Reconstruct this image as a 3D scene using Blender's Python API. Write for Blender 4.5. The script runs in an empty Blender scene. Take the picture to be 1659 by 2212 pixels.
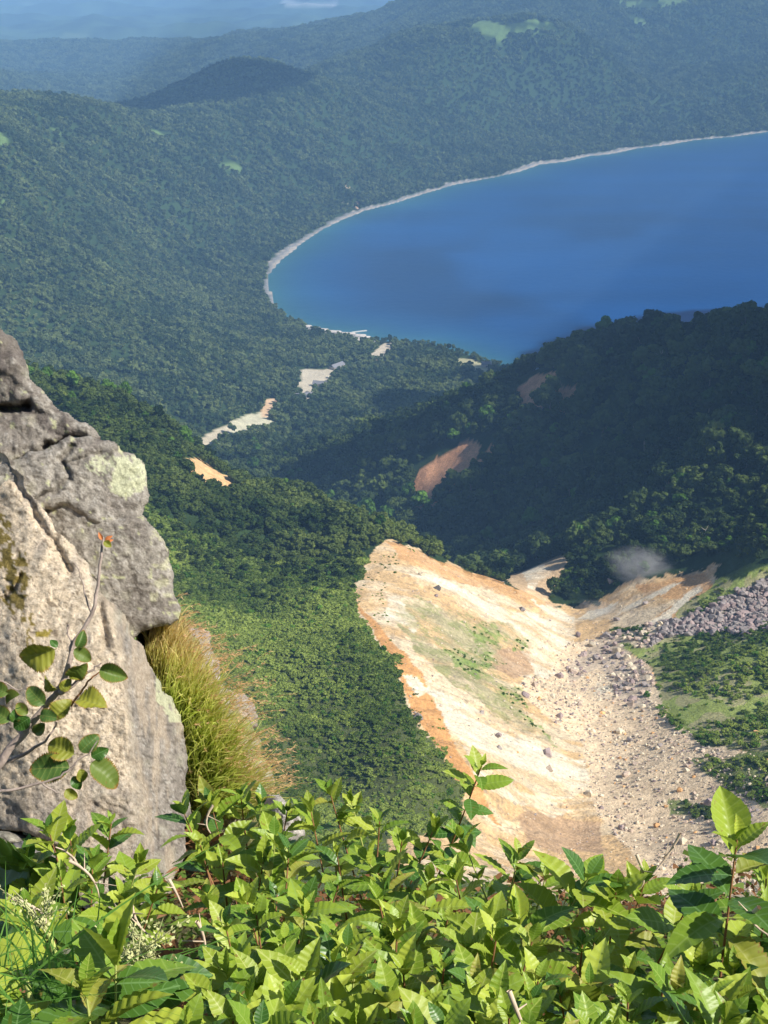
import bpy, math, random
import numpy as np
from mathutils import Vector, Matrix

rng = np.random.default_rng(7)
random.seed(7)
S = bpy.context.scene
COL = S.collection

# ------------------------------------------------------------------ camera, sky, sun, exposure
CAM_Z = 500.0
PITCH = math.radians(24.5)
FPX = 2670.0                       # focal length in units of a 1659 x 2212 frame
cam_d = bpy.data.cameras.new('camera'); cam = bpy.data.objects.new('camera', cam_d); COL.objects.link(cam)
cam_d.sensor_fit = 'VERTICAL'; cam_d.sensor_height = 24.0; cam_d.sensor_width = 18.0
cam_d.lens = 24.0 * FPX / 2212.0
cam.location = (0, 0, CAM_Z); cam.rotation_euler = (math.pi/2 - PITCH, 0, 0)
cam_d.clip_start = 0.05; cam_d.clip_end = 60000
S.camera = cam

SUN_AZ, SUN_EL = math.radians(108), math.radians(44)     # clockwise from +Y (view direction)
SUNV = np.array([math.sin(SUN_AZ)*math.cos(SUN_EL), math.cos(SUN_AZ)*math.cos(SUN_EL), math.sin(SUN_EL)])
W = bpy.data.worlds.new('World'); S.world = W; W.use_nodes = True
nt = W.node_tree; nt.nodes.clear()
out = nt.nodes.new('ShaderNodeOutputWorld'); bg = nt.nodes.new('ShaderNodeBackground')
sky = nt.nodes.new('ShaderNodeTexSky'); sky.sky_type = 'NISHITA'; sky.sun_disc = False
sky.sun_elevation = SUN_EL; sky.sun_rotation = SUN_AZ; sky.altitude = 500; sky.air_density = 1.0
sky.dust_density = 0.6; sky.ozone_density = 1.5
bg.inputs[1].default_value = 0.075
nt.links.new(sky.outputs[0], bg.inputs[0]); nt.links.new(bg.outputs[0], out.inputs[0])
sun_d = bpy.data.lights.new('sun', 'SUN'); sun_d.energy = 4.3; sun_d.angle = math.radians(0.5)
sun_d.color = (1.0, 0.94, 0.84)
sun = bpy.data.objects.new('sun', sun_d); COL.objects.link(sun)
sun.rotation_euler = Vector(SUNV).to_track_quat('Z', 'Y').to_euler()
S.view_settings.view_transform = 'Standard'; S.view_settings.look = 'None'
S.view_settings.exposure = 0.72; S.view_settings.gamma = 1.0
S.view_settings.use_curve_mapping = False
S.render.engine = 'CYCLES'
cy = S.cycles
cy.use_denoising = True; cy.max_bounces = 5; cy.diffuse_bounces = 2; cy.glossy_bounces = 2
cy.transmission_bounces = 3; cy.transparent_max_bounces = 6; cy.volume_bounces = 0
cy.use_adaptive_sampling = True; cy.adaptive_threshold = 0.02
cy.caustics_reflective = False; cy.caustics_refractive = False
cy.volume_step_rate = 4.0; cy.volume_max_steps = 64
cy.sample_clamp_indirect = 4.0

# ------------------------------------------------------------------ helpers
cP, sP = math.cos(PITCH), math.sin(PITCH)
def ray(px, py):
    u = (np.asarray(px, float) - 829.5)/FPX; v = (1106.0 - np.asarray(py, float))/FPX
    return u, cP + v*sP, -sP + v*cP                      # world x, y, z per metre of depth
def at_z(px, py, z):
    x, y, zz = ray(px, py); t = (z - CAM_Z)/zz; return x*t, y*t, z + 0*t
def at_d(px, py, d):
    x, y, z = ray(px, py); return np.array([x*d, y*d, CAM_Z + z*d])
def to_px(x, y, z):
    zz = z - CAM_Z
    d = y*cP - zz*sP; v = (y*sP + zz*cP)/d
    return 829.5 + FPX*x/d, 1106.0 - FPX*v
def hash2(i, j, s=0):
    h = (i.astype(np.int64)*374761393 + j.astype(np.int64)*668265263 + s*1442695041) & 0xffffffff
    h = ((h ^ (h >> 13))*1274126177) & 0xffffffff
    return ((h ^ (h >> 16)) & 0xffffff)/float(0xffffff)
def vnoise(x, y, s=0):
    x = np.asarray(x, float); y = np.asarray(y, float)
    i, j = np.floor(x), np.floor(y); fx, fy = x - i, y - j
    fx = fx*fx*(3 - 2*fx); fy = fy*fy*(3 - 2*fy)
    i = i.astype(np.int64); j = j.astype(np.int64)
    a, b, c, d = hash2(i, j, s), hash2(i+1, j, s), hash2(i, j+1, s), hash2(i+1, j+1, s)
    return (a + (b - a)*fx)*(1 - fy) + (c + (d - c)*fx)*fy
def fbm(x, y, oct=4, s=0, gain=.5):
    t = 0; a = 1; n = 0
    for o in range(oct):
        t = t + a*vnoise(x*2**o + 13.7*o, y*2**o - 7.3*o, s + o); n += a; a *= gain
    return t/n
def ridged(x, y, oct=4, s=0):
    t = 0; a = 1; n = 0
    for o in range(oct):
        t = t + a*(1 - abs(2*vnoise(x*2**o + 5.1*o, y*2**o + 3.3*o, s + o) - 1)); n += a; a *= .5
    return t/n
def sstep(a, b, x):
    t = np.clip((x - a)/(b - a), 0, 1); return t*t*(3 - 2*t)
def inpoly(x, y, poly):
    x = np.asarray(x, float); y = np.asarray(y, float)
    ins = np.zeros(x.shape, bool); n = len(poly)
    for k in range(n):
        x0, y0 = poly[k]; x1, y1 = poly[(k+1) % n]
        if y0 == y1: continue
        c = ((y0 > y) != (y1 > y)) & (x < (x1 - x0)*(y - y0)/(y1 - y0) + x0)
        ins ^= c
    return ins
def edist(x, y, poly, closed=True):
    x = np.asarray(x, float); y = np.asarray(y, float)
    best = np.full(x.shape, 1e18); idx = np.zeros(x.shape, int); n = len(poly)
    for k in range(n if closed else n - 1):
        x0, y0 = poly[k]; x1, y1 = poly[(k+1) % n]
        dx, dy = x1 - x0, y1 - y0; L = dx*dx + dy*dy + 1e-12
        t = np.clip(((x - x0)*dx + (y - y0)*dy)/L, 0, 1)
        d = (x - x0 - t*dx)**2 + (y - y0 - t*dy)**2
        m = d < best; best = np.where(m, d, best); idx = np.where(m, k, idx)
    return np.sqrt(best), idx

def mesh_np(name, verts, faces, smooth=True):
    verts = np.ascontiguousarray(verts, dtype=np.float32); faces = np.ascontiguousarray(faces, dtype=np.int32)
    me = bpy.data.meshes.new(name); n, k = faces.shape
    me.vertices.add(len(verts)); me.vertices.foreach_set('co', verts.ravel())
    me.loops.add(n*k); me.loops.foreach_set('vertex_index', faces.ravel())
    me.polygons.add(n); me.polygons.foreach_set('loop_start', np.arange(0, n*k, k, dtype=np.int32))
    me.polygons.foreach_set('use_smooth', np.full(n, smooth, dtype=bool))
    me.update(calc_edges=True); me.validate()
    return me
def set_col(me, rgb, name='albedo'):
    at = me.attributes.new(name, 'FLOAT_COLOR', 'POINT')
    c = np.ones((len(me.vertices), 4), np.float32); c[:, :3] = rgb; at.data.foreach_set('color', c.ravel())
def link(name, me, mat=None, parent=None, **props):
    o = bpy.data.objects.new(name, me); COL.objects.link(o)
    if mat is not None and me is not None and len(me.materials) == 0: me.materials.append(mat)
    if parent is not None: o.parent = parent
    for k, v in props.items(): o[k] = v
    return o
def empty(name, loc, label, cat, group=None, rot=None, scale=None):
    o = bpy.data.objects.new(name, None); COL.objects.link(o); o.location = loc
    o.empty_display_size = .2
    if rot is not None: o.rotation_euler = rot
    if scale is not None: o.scale = scale
    o['label'] = label; o['category'] = cat
    if group: o['group'] = group
    return o

# ------------------------------------------------------------------ materials
def new_mat(name):
    m = bpy.data.materials.new(name); m.use_nodes = True; m.node_tree.nodes.clear()
    return m, m.node_tree.nodes, m.node_tree.links
def N(ns, t, **kw):
    n = ns.new(t)
    for k, v in kw.items():
        if k.startswith('i_'):
            key = k[2:]; key = int(key) if key.isdigit() else key.replace('_', ' ')
            n.inputs[key].default_value = v
        else: setattr(n, k, v)
    return n
def ramp(ns, stops):
    r = ns.new('ShaderNodeValToRGB'); e = r.color_ramp.elements
    while len(e) < len(stops): e.new(0.5)
    for k, (p, c) in enumerate(stops):
        e[k].position = p; e[k].color = c if len(c) == 4 else (*c, 1)
    return r
def attr_mat(name, detail=((1.0, .25),), rough=.9, bump=((1.0, .1),), spec=.2, attr='albedo', speck=None):
    """albedo attribute x noise detail, with bump from noise; scales are 1/metre in world space"""
    m, ns, ln = new_mat(name)
    o = ns.new('ShaderNodeOutputMaterial'); b = N(ns, 'ShaderNodeBsdfPrincipled'); ln.new(b.outputs[0], o.inputs[0])
    b.inputs['Roughness'].default_value = rough; b.inputs['Specular IOR Level'].default_value = spec
    a = N(ns, 'ShaderNodeAttribute', attribute_name=attr)
    tc = ns.new('ShaderNodeTexCoord'); cur = a.outputs['Color']
    for sc, amt in detail:
        t = N(ns, 'ShaderNodeTexNoise', i_Scale=sc, i_Detail=5.0, i_Roughness=.65); ln.new(tc.outputs['Object'], t.inputs['Vector'])
        mr = N(ns, 'ShaderNodeMapRange', i_1=.3, i_2=.7, i_3=1 - amt, i_4=1 + amt); ln.new(t.outputs[0], mr.inputs[0])
        mx = N(ns, 'ShaderNodeVectorMath', operation='SCALE'); ln.new(cur, mx.inputs[0]); ln.new(mr.outputs[0], mx.inputs['Scale'])
        cur = mx.outputs[0]
    if speck:
        for sc, th, col in speck:
            v = N(ns, 'ShaderNodeTexNoise', i_Scale=sc, i_Detail=3.0, i_Roughness=.6); ln.new(tc.outputs['Object'], v.inputs['Vector'])
            mr = N(ns, 'ShaderNodeMapRange', i_1=th, i_2=th + .05, i_3=0., i_4=.8); ln.new(v.outputs[0], mr.inputs[0])
            mix = N(ns, 'ShaderNodeMix', data_type='RGBA'); ln.new(mr.outputs[0], mix.inputs[0])
            ln.new(cur, mix.inputs[6]); mix.inputs[7].default_value = (*col, 1); cur = mix.outputs[2]
    ln.new(cur, b.inputs['Base Color'])
    prev = None
    for sc, dist in bump:
        t = N(ns, 'ShaderNodeTexNoise', i_Scale=sc, i_Detail=6.0, i_Roughness=.7); ln.new(tc.outputs['Object'], t.inputs['Vector'])
        bp = N(ns, 'ShaderNodeBump', i_Strength=1.0, i_Distance=dist); ln.new(t.outputs[0], bp.inputs['Height'])
        if prev: ln.new(prev, bp.inputs['Normal'])
        prev = bp.outputs[0]
    if prev: ln.new(prev, b.inputs['Normal'])
    return m
def plain_mat(name, col, rough=.8, var=.25, scale=8., bump=0.0, spec=.2, rnd=.0):
    m, ns, ln = new_mat(name)
    o = ns.new('ShaderNodeOutputMaterial'); b = N(ns, 'ShaderNodeBsdfPrincipled'); ln.new(b.outputs[0], o.inputs[0])
    b.inputs['Roughness'].default_value = rough; b.inputs['Specular IOR Level'].default_value = spec
    tc = ns.new('ShaderNodeTexCoord')
    t = N(ns, 'ShaderNodeTexNoise', i_Scale=scale, i_Detail=6.0, i_Roughness=.65); ln.new(tc.outputs['Object'], t.inputs['Vector'])
    r = ramp(ns, [(.3, tuple(c*(1 - var) for c in col)), (.7, tuple(min(1, c*(1 + var)) for c in col))]); ln.new(t.outputs[0], r.inputs[0])
    cur = r.outputs[0]
    if rnd:
        oi = ns.new('ShaderNodeObjectInfo'); mr = N(ns, 'ShaderNodeMapRange', i_1=0., i_2=1., i_3=1 - rnd, i_4=1 + rnd); ln.new(oi.outputs['Random'], mr.inputs[0])
        mx = N(ns, 'ShaderNodeVectorMath', operation='SCALE'); ln.new(cur, mx.inputs[0]); ln.new(mr.outputs[0], mx.inputs['Scale']); cur = mx.outputs[0]
    ln.new(cur, b.inputs['Base Color'])
    if bump:
        bp = N(ns, 'ShaderNodeBump', i_Strength=1.0, i_Distance=bump); ln.new(t.outputs[0], bp.inputs['Height']); ln.new(bp.outputs[0], b.inputs['Normal'])
    return m
def crown_mat(name, dark, light, trans=.25):
    """tree foliage: colour varies by instance and by leaf clump"""
    m, ns, ln = new_mat(name)
    o = ns.new('ShaderNodeOutputMaterial')
    oi = ns.new('ShaderNodeObjectInfo'); tc = ns.new('ShaderNodeTexCoord')
    a = N(ns, 'ShaderNodeAttribute', attribute_name='tone')
    ad = N(ns, 'ShaderNodeMath', operation='ADD'); ln.new(oi.outputs['Random'], ad.inputs[0]); ln.new(a.outputs['Fac'], ad.inputs[1])
    ti = N(ns, 'ShaderNodeAttribute', attribute_name='tint', attribute_type='INSTANCER')
    m3 = N(ns, 'ShaderNodeMath', operation='MULTIPLY', i_1=1.5); ln.new(ti.outputs['Fac'], m3.inputs[0])
    a3 = N(ns, 'ShaderNodeMath', operation='ADD'); ln.new(ad.outputs[0], a3.inputs[0]); ln.new(m3.outputs[0], a3.inputs[1])
    mu = N(ns, 'ShaderNodeMath', operation='MULTIPLY', i_1=.286); ln.new(a3.outputs[0], mu.inputs[0])
    r = ramp(ns, [(0.2, tuple(c*.75 for c in dark)), (.5, tuple((x + y)/2 for x, y in zip(dark, light))), (.82, tuple(c*1.15 for c in light))]); ln.new(mu.outputs[0], r.inputs[0])
    d = N(ns, 'ShaderNodeBsdfDiffuse'); t = ns.new('ShaderNodeBsdfTranslucent'); mx = N(ns, 'ShaderNodeMixShader', i_0=trans)
    ln.new(r.outputs[0], d.inputs[0]); ln.new(r.outputs[0], t.inputs[0])
    ln.new(d.outputs[0], mx.inputs[1]); ln.new(t.outputs[0], mx.inputs[2]); ln.new(mx.outputs[0], o.inputs[0])
    return m
def leaf_mat(name, dark, light, trans=.3, vein=(.30, .36, .12), rough=.5, edge=None):
    m, ns, ln = new_mat(name)
    o = ns.new('ShaderNodeOutputMaterial')
    oi = ns.new('ShaderNodeObjectInfo'); tc = ns.new('ShaderNodeTexCoord')
    t = N(ns, 'ShaderNodeTexNoise', i_Scale=30., i_Detail=3.); ln.new(tc.outputs['Object'], t.inputs['Vector'])
    ad = N(ns, 'ShaderNodeMath', operation='MULTIPLY_ADD', i_1=.5, i_2=-.25); ln.new(t.outputs[0], ad.inputs[0])
    a2 = N(ns, 'ShaderNodeMath', operation='ADD'); ln.new(oi.outputs['Random'], a2.inputs[0]); ln.new(ad.outputs[0], a2.inputs[1])
    r = ramp(ns, [(0.0, dark), (1.0, light)]); ln.new(a2.outputs[0], r.inputs[0])
    ap = N(ns, 'ShaderNodeAttribute', attribute_name='ph'); am = N(ns, 'ShaderNodeAttribute', attribute_name='mid')
    fr = N(ns, 'ShaderNodeMath', operation='PINGPONG', i_1=.5); ln.new(ap.outputs['Fac'], fr.inputs[0])
    v1 = N(ns, 'ShaderNodeMapRange', i_1=.0, i_2=.11, i_3=.8, i_4=0.); ln.new(fr.outputs[0], v1.inputs[0])
    ab = N(ns, 'ShaderNodeMath', operation='ABSOLUTE'); ln.new(am.outputs['Fac'], ab.inputs[0])
    v2 = N(ns, 'ShaderNodeMapRange', i_1=.006, i_2=.018, i_3=1., i_4=0.); ln.new(ab.outputs[0], v2.inputs[0])
    av = N(ns, 'ShaderNodeMath', operation='MAXIMUM'); ln.new(v1.outputs[0], av.inputs[0]); ln.new(v2.outputs[0], av.inputs[1])
    # small blemishes
    bn = N(ns, 'ShaderNodeTexNoise', i_Scale=5., i_Detail=5.); bv = N(ns, 'ShaderNodeVectorMath', operation='MULTIPLY_ADD'); bv.inputs[1].default_value = (60, 60, 60)
    ln.new(oi.outputs['Location'], bv.inputs[0]); ln.new(tc.outputs['Object'], bv.inputs[2]); ln.new(bv.outputs[0], bn.inputs['Vector'])
    bm_ = N(ns, 'ShaderNodeMapRange', i_1=.65, i_2=.69, i_3=0., i_4=.75); ln.new(bn.outputs[0], bm_.inputs[0])
    bx_ = N(ns, 'ShaderNodeMix', data_type='RGBA'); ln.new(bm_.outputs[0], bx_.inputs[0]); ln.new(r.outputs[0], bx_.inputs[6]); bx_.inputs[7].default_value = (.22, .13, .04, 1)
    mv = N(ns, 'ShaderNodeMix', data_type='RGBA'); ln.new(av.outputs[0], mv.inputs[0]); ln.new(bx_.outputs[2], mv.inputs[6]); mv.inputs[7].default_value = (*vein, 1)
    cur = mv.outputs[2]
    if edge:
        ae = N(ns, 'ShaderNodeAttribute', attribute_name='edge'); t2 = N(ns, 'ShaderNodeTexNoise', i_Scale=45., i_Detail=3.)
        av2 = N(ns, 'ShaderNodeVectorMath', operation='ADD'); ln.new(tc.outputs['Object'], av2.inputs[0]); ln.new(oi.outputs['Location'], av2.inputs[1]); ln.new(av2.outputs[0], t2.inputs['Vector'])
        s = N(ns, 'ShaderNodeMath', operation='ADD'); ln.new(ae.outputs['Fac'], s.inputs[0]); ln.new(t2.outputs[0], s.inputs[1])
        mr = N(ns, 'ShaderNodeMapRange', i_1=1.0, i_2=1.2); ln.new(s.outputs[0], mr.inputs[0])
        me_ = N(ns, 'ShaderNodeMix', data_type='RGBA'); ln.new(mr.outputs[0], me_.inputs[0]); ln.new(cur, me_.inputs[6]); me_.inputs[7].default_value = (*edge, 1); cur = me_.outputs[2]
    b = N(ns, 'ShaderNodeBsdfPrincipled', i_Roughness=rough); b.inputs['Specular IOR Level'].default_value = .35
    ln.new(cur, b.inputs['Base Color'])
    tl = ns.new('ShaderNodeBsdfTranslucent'); ln.new(cur, tl.inputs[0])
    mx = N(ns, 'ShaderNodeMixShader', i_0=trans); ln.new(b.outputs[0], mx.inputs[1]); ln.new(tl.outputs[0], mx.inputs[2]); ln.new(mx.outputs[0], o.inputs[0])
    return m

M_terrain = attr_mat('terrain', detail=((.9, .28), (.25, .14), (.05, .10)), bump=((1.3, .35), (.3, .9), (.09, 1.2)), rough=.95, spec=.1)
M_boulder = attr_mat('boulder', detail=((1.2, .3),), bump=((1.5, .25),), rough=.9)
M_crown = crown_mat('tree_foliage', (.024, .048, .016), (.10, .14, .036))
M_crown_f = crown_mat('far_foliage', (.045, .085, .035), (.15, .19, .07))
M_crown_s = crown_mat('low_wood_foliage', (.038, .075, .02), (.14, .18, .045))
M_crown_y = crown_mat('bright_foliage', (.055, .125, .018), (.11, .21, .03))
M_scrub = crown_mat('scrub_foliage', (.11, .18, .035), (.30, .37, .085), .35)
M_bark = plain_mat('bark', (.22, .19, .15), scale=3., var=.35)
M_white_bark = plain_mat('bleached_wood', (.52, .48, .40), scale=3., var=.2)
M_cloud = plain_mat('cloud_vapour', (.85, .86, .88), scale=.01, var=.02, rough=1.0)

# ------------------------------------------------------------------ TERRAIN: one height field on a fan grid
K = []
def kp(px, py, z=None, Y=None):
    x, y, zz = ray(px, py)
    if Y is None: t = (z - CAM_Z)/zz
    else: t = Y/y; z = CAM_Z + zz*t
    K.append((x*t, y*t, z))
def kw(a, Y, z): K.append((a*Y, Y, z))
for a in (-1.2, -.7, -.3, .15, .5, 1.2):
    kw(a, 7, 487); kw(a, 20, 474); kw(a, 50, 446); kw(a, 100, 400); kw(a, 200, 318 + (6 if a > .4 else 0))
for p in [
 # stream bed of the solfatara basin
 (1600,1900,284),(1450,1780,270),(1300,1700,258),(1300,1600,248),(1240,1480,232),(1225,1400,221),(1215,1330,212),(1400,1650,262),(1340,1500,241),
 # top of the scarp
 (1000,1820,292),(960,1640,292),(900,1560,290),(860,1430,285),(800,1370,281),(755,1300,275),(765,1240,268),(835,1165,262),
 (1100,1840,281),(1180,1760,270),
 # orange ridge line, scarp face
 (930,1203,249),(1000,1236,239),(1100,1270,227),(1160,1292,220),(1200,1310,214),
 (1000,1400,256),(1100,1560,265),(1100,1460,250),(1000,1310,252),(1120,1340,237),(1185,1430,229),(1200,1640,262),(930,1290,262),
 # pale mound and right rim
 (1100,1245,203),(1220,1200,212),(1160,1230,208),(1240,1310,208),(1300,1330,217),(1450,1240,231),(1330,1270,219),(1420,1350,230),(1530,1235,238),
 (1659,1255,248),(1659,1400,262),(1500,1450,251),(1659,1600,277),(1500,1600,264),(1659,1780,290),(1560,1700,275),(1800,1500,268),(1800,1800,293),(1800,1250,256),
 # shaded ridge
 (1659,1180,260),(1500,1150,234),(1300,1180,192),(1220,1170,180),(1659,1050,248),(1500,1050,236),(1659,900,262),(1659,780,278),(1659,750,283),(1900,730,303),(1900,1000,290),
 (1400,1050,212),(1400,950,222),(1400,850,232),(1400,765,243),(1400,730,246),(1280,758,229),(1520,740,262),
 (1150,1150,150),(1150,1050,165),(1150,950,178),(1150,860,192),(1150,818,201),
 (1000,1180,130),(1000,1100,140),(1000,1000,152),(1000,893,168),(850,1130,118),(850,1040,128),(850,958,139),(700,1060,108),(700,995,116),(590,1040,104),
 # left forest spur
 (700,1700,284),(600,1500,281),(560,1350,272),(600,1200,262),(650,1100,250),(560,1060,240),(500,1045,240),(430,985,247),(400,960,256),(330,900,276),(230,870,292),(120,862,304),
 (700,1075,244),(800,1120,252),(760,1150,257),(300,1200,288),(200,1000,300),(0,1000,318),(0,1500,330),(300,1500,305),(-200,900,330),(-200,1300,345),(450,1750,312),(200,1750,330),(800,1600,290),(700,1450,285),(680,1300,274),
 # valley and far valley side
 (900,850,42),(1000,820,24),(700,950,72),(550,1000,88),(450,950,92),(540,905,75),(580,880,66),(660,850,48),(680,810,38),(820,760,14),(800,880,62),(620,950,80),
 (300,880,125),(150,850,142),(0,850,158),(0,700,150),(200,700,125),(400,700,80),(550,700,32),(0,550,172),(200,550,142),(400,500,102),(500,600,42),
 (0,400,215),(200,400,190),(400,400,150),(0,280,262),(200,255,240),(400,300,205),(600,400,112),(600,300,178),(-200,500,220),(-200,300,290),
 (600,215,214),(520,138,240),(600,152,238),(400,188,205),(260,233,188),(400,250,196),(700,260,172),(740,230,186),(460,225,200),
 # lowland far away
 (300,150,62),(100,180,95),(0,165,150),(-150,150,170),(0,100,42),(400,100,50),(200,60,30),(700,60,30),(0,30,20),(800,24,20),(400,25,20),
 # mountain across the lake
 (620,102,180),(700,92,195),(830,50,246),(1000,82,276),(1200,82,272),(1400,82,262),(1600,82,250),(1800,80,250),(800,200,166),(800,110,214),(1000,230,130),(1200,200,130),(1400,180,128),(1600,160,120),
 ]: kp(*p)
for p in [(900,8,5400),(1000,-30,5200),(1200,-60,5100),(1400,-55,5000),(1580,-10,4900),(1650,10,5000),(1750,40,5300),(2000,90,6000)]: kp(p[0], p[1], Y=p[2])
for a, Y, z in [(.073,590,182),(.0,570,212),(.0,660,158),(-.05,800,112),(.03,700,128),(-.08,760,150),(-.15,800,165),(-.25,800,200),(-.4,800,230),(-.35,950,165),(.127,1150,80),(.22,1150,90),(.35,1000,110),(.6,900,150),
                (.6,1300,30),(-.6,1500,260),(-.6,3000,300),(-.6,800,320),(-1.2,500,420),(-1.2,1500,380),(1.2,500,400),(1.2,900,260),(1.2,250,350),(-1.2,4000,300),(1.2,7000,200),(.5,7000,100),
                (-.128,3500,140),(-.18,3350,110),(-.24,3150,105),(-.09,3650,140),(-.2,4200,60),(-.1,4400,70),(-.28,3900,80),(-.3,14000,15),(0,14000,15),(.3,14000,15),(.6,14000,15),(0,9500,20),(.12,9000,18),(-.3,16500,15),(.3,16500,15),(-1.2,15000,20),(1.2,15000,20),(.05,6600,40)]: kw(a, Y, z)
K = np.array(K); KA, KL, KZ = K[:, 0]/K[:, 1], np.log(K[:, 1]), K[:, 2]
C2 = .03**2
def phi(a, l, b, m): return np.sqrt((a[:, None] - b[None])**2 + (l[:, None] - m[None])**2 + C2)
nK = len(K); A = np.zeros((nK + 3, nK + 3)); A[:nK, :nK] = phi(KA, KL, KA, KL) - 2e-3*np.eye(nK)
A[:nK, nK:] = np.c_[np.ones(nK), KA, KL]; A[nK:, :nK] = A[:nK, nK:].T
WT = np.linalg.solve(A, np.r_[KZ, 0, 0, 0])
def rbf(a, l):
    o = np.empty(a.size); a = a.ravel(); l = l.ravel()
    for k in range(0, a.size, 40000):
        sl = slice(k, k + 40000)
        o[sl] = phi(a[sl], l[sl], KA, KL) @ WT[:nK] + WT[nK] + WT[nK+1]*a[sl] + WT[nK+2]*l[sl]
    return o

# lake shore, as places on the water plane
SH = [(1659,285),(1580,296),(1500,303),(1440,314),(1380,320),(1320,333),(1270,338),(1220,350),(1170,355),(1120,372),(1060,385),(980,400),(900,424),(850,440),(790,455),(740,475),(700,495),(660,520),(630,545),
      (600,570),(583,590),(580,615),(588,640),(600,665),(625,688),(670,703),(730,715),(785,722),(820,735),(880,741),(940,746),(1000,762),(1050,780),(1110,797),(1150,812)]
shore = [tuple(float(c) for c in at_z(px, py, 0.)[:2]) for px, py in SH]
lake = shore + [(300., 1450.), (900., 1400.), (3000., 1700.), (6000., 3500.), (9000., 8000.), (3200., 5200.), (2000., 4350.)]
lake_np = lake
n_sh = len(shore)

def gridspace(edges):
    o = []
    for (a0, a1, s) in edges: o.append(np.arange(a0, a1 - 1e-9, s))
    o.append([edges[-1][1]]); return np.concatenate(o)
GA = gridspace([(-1.2, -.45, .03), (-.45, -.03, .0035), (-.03, .45, .0018), (.45, 1.2, .03)])
GL = gridspace([(math.log(6), math.log(220), .05), (math.log(220), math.log(640), .0026), (math.log(640), math.log(1050), .004), (math.log(1050), math.log(5600), .0055), (math.log(5600), math.log(17000), .02)])
AA, LL = np.meshgrid(GA, GL, indexing='ij')
# coarse evaluation then refine
ca = np.linspace(-1.2, 1.2, 481); cl = np.linspace(GL[0], GL[-1], 560)
CA, CL = np.meshgrid(ca, cl, indexing='ij'); CZ = rbf(CA, CL).reshape(CA.shape)
def bil(G, ga0, ga1, gl0, gl1, a, l):
    n, m = G.shape
    u = np.clip((a - ga0)/(ga1 - ga0)*(n - 1), 0, n - 1.001); v = np.clip((l - gl0)/(gl1 - gl0)*(m - 1), 0, m - 1.001)
    i = u.astype(int); j = v.astype(int); fu = u - i; fv = v - j
    return (G[i, j]*(1 - fu) + G[i+1, j]*fu)*(1 - fv) + (G[i, j+1]*(1 - fu) + G[i+1, j+1]*fu)*fv
def height(x, y, full=False):
    a = x/y; l = np.log(y)
    z = bil(CZ, -1.2, 1.2, GL[0], GL[-1], a, l)
    # mountain relief
    m = sstep(1300, 2400, y)
    z = z + m*((ridged(x/420, y/420, 4, 3) - .62)*46 + (ridged(x/150 + y/900, y/500, 3, 5) - .62)*14)
    z = z + sstep(4000, 5600, y)*(ridged(x/1300, y/1700, 5, 61) - .58)*230
    m2 = sstep(560, 700, y)*(1 - sstep(1300, 2000, y))
    z = z + m2*((ridged(x/90, y/140, 3, 11) - .62)*12)
    z = z + sstep(240, 300, y)*(1 - sstep(560, 700, y))*(fbm(x/26, y/26, 3, 21) - .5)*4.
    # runnels on the scarp
    g = sstep(230, 260, y)*(1 - sstep(520, 560, y))*sstep(0, .04, a)*(1 - .75*sstep(.14, .19, a))
    w = (-.12*x + .99*y)/3. + fbm(x/25, y/25, 2, 8)*3
    z = z + g*((ridged(w*.5, (.99*x + .12*y)/26, 3, 31) - .6)*2.1 + (fbm(x/2.2, y/2.2, 3, 17) - .5)*.9)
    # lake basin and level shore
    ins = inpoly(x, y, lake_np); near = (y > 1100) & (y < 6500)
    d = np.full(x.shape, 1e4)
    idx = np.zeros(x.shape, int)
    if near.any():
        dd, ii = edist(x[near], y[near], lake_np); d[near] = dd; idx[near] = ii
    k = sstep(20, 420, d)
    zl = np.maximum(z, 2.)*k + (1.2 + d*.10)*(1 - k)
    z = np.where(ins, np.maximum(-18, -1.0 - d*.12), np.where(near, np.maximum(zl, 1.2), np.maximum(z, 3.)))
    if full: return z, np.where(ins, -d, d), idx
    return z
X = (AA*np.exp(LL)); Y = np.exp(LL)
sh = X.shape
Zg, SD, SI = height(X.ravel(), Y.ravel(), True)
PX, PY = to_px(X.ravel(), Y.ravel(), Zg)
Xf, Yf = X.ravel(), Y.ravel()

# ---- ground cover zones (outlines of places seen in the photograph, fixed to the ground)
def region(poly, y0, y1, px, py, y, warp=7., f=.02, s=0):
    wx = (fbm(px*f, py*f, 3, 40 + s) - .5)*2*warp*2; wy = (fbm(px*f + 50, py*f, 3, 60 + s) - .5)*2*warp*2
    return inpoly(px + wx, py + wy, poly) & (y > y0) & (y < y1)
R_bare = [(835,1163),(930,1200),(1000,1232),(1090,1262),(1165,1288),(1200,1306),(1290,1300),(1330,1265),(1440,1236),(1550,1222),(1560,1255),(1510,1300),(1430,1350),(1330,1380),(1400,1440),(1450,1530),(1500,1600),(1659,1640),(1900,1660),(1900,2300),(850,2300),(840,1800),(1010,1790),(1000,1700),(960,1640),(900,1560),(870,1490),(860,1435),(800,1380),(757,1310),(768,1235)]
R_mound = [(1088,1255),(1130,1212),(1180,1195),(1228,1200),(1215,1240),(1185,1295),(1240,1310),(1150,1300)]
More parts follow.
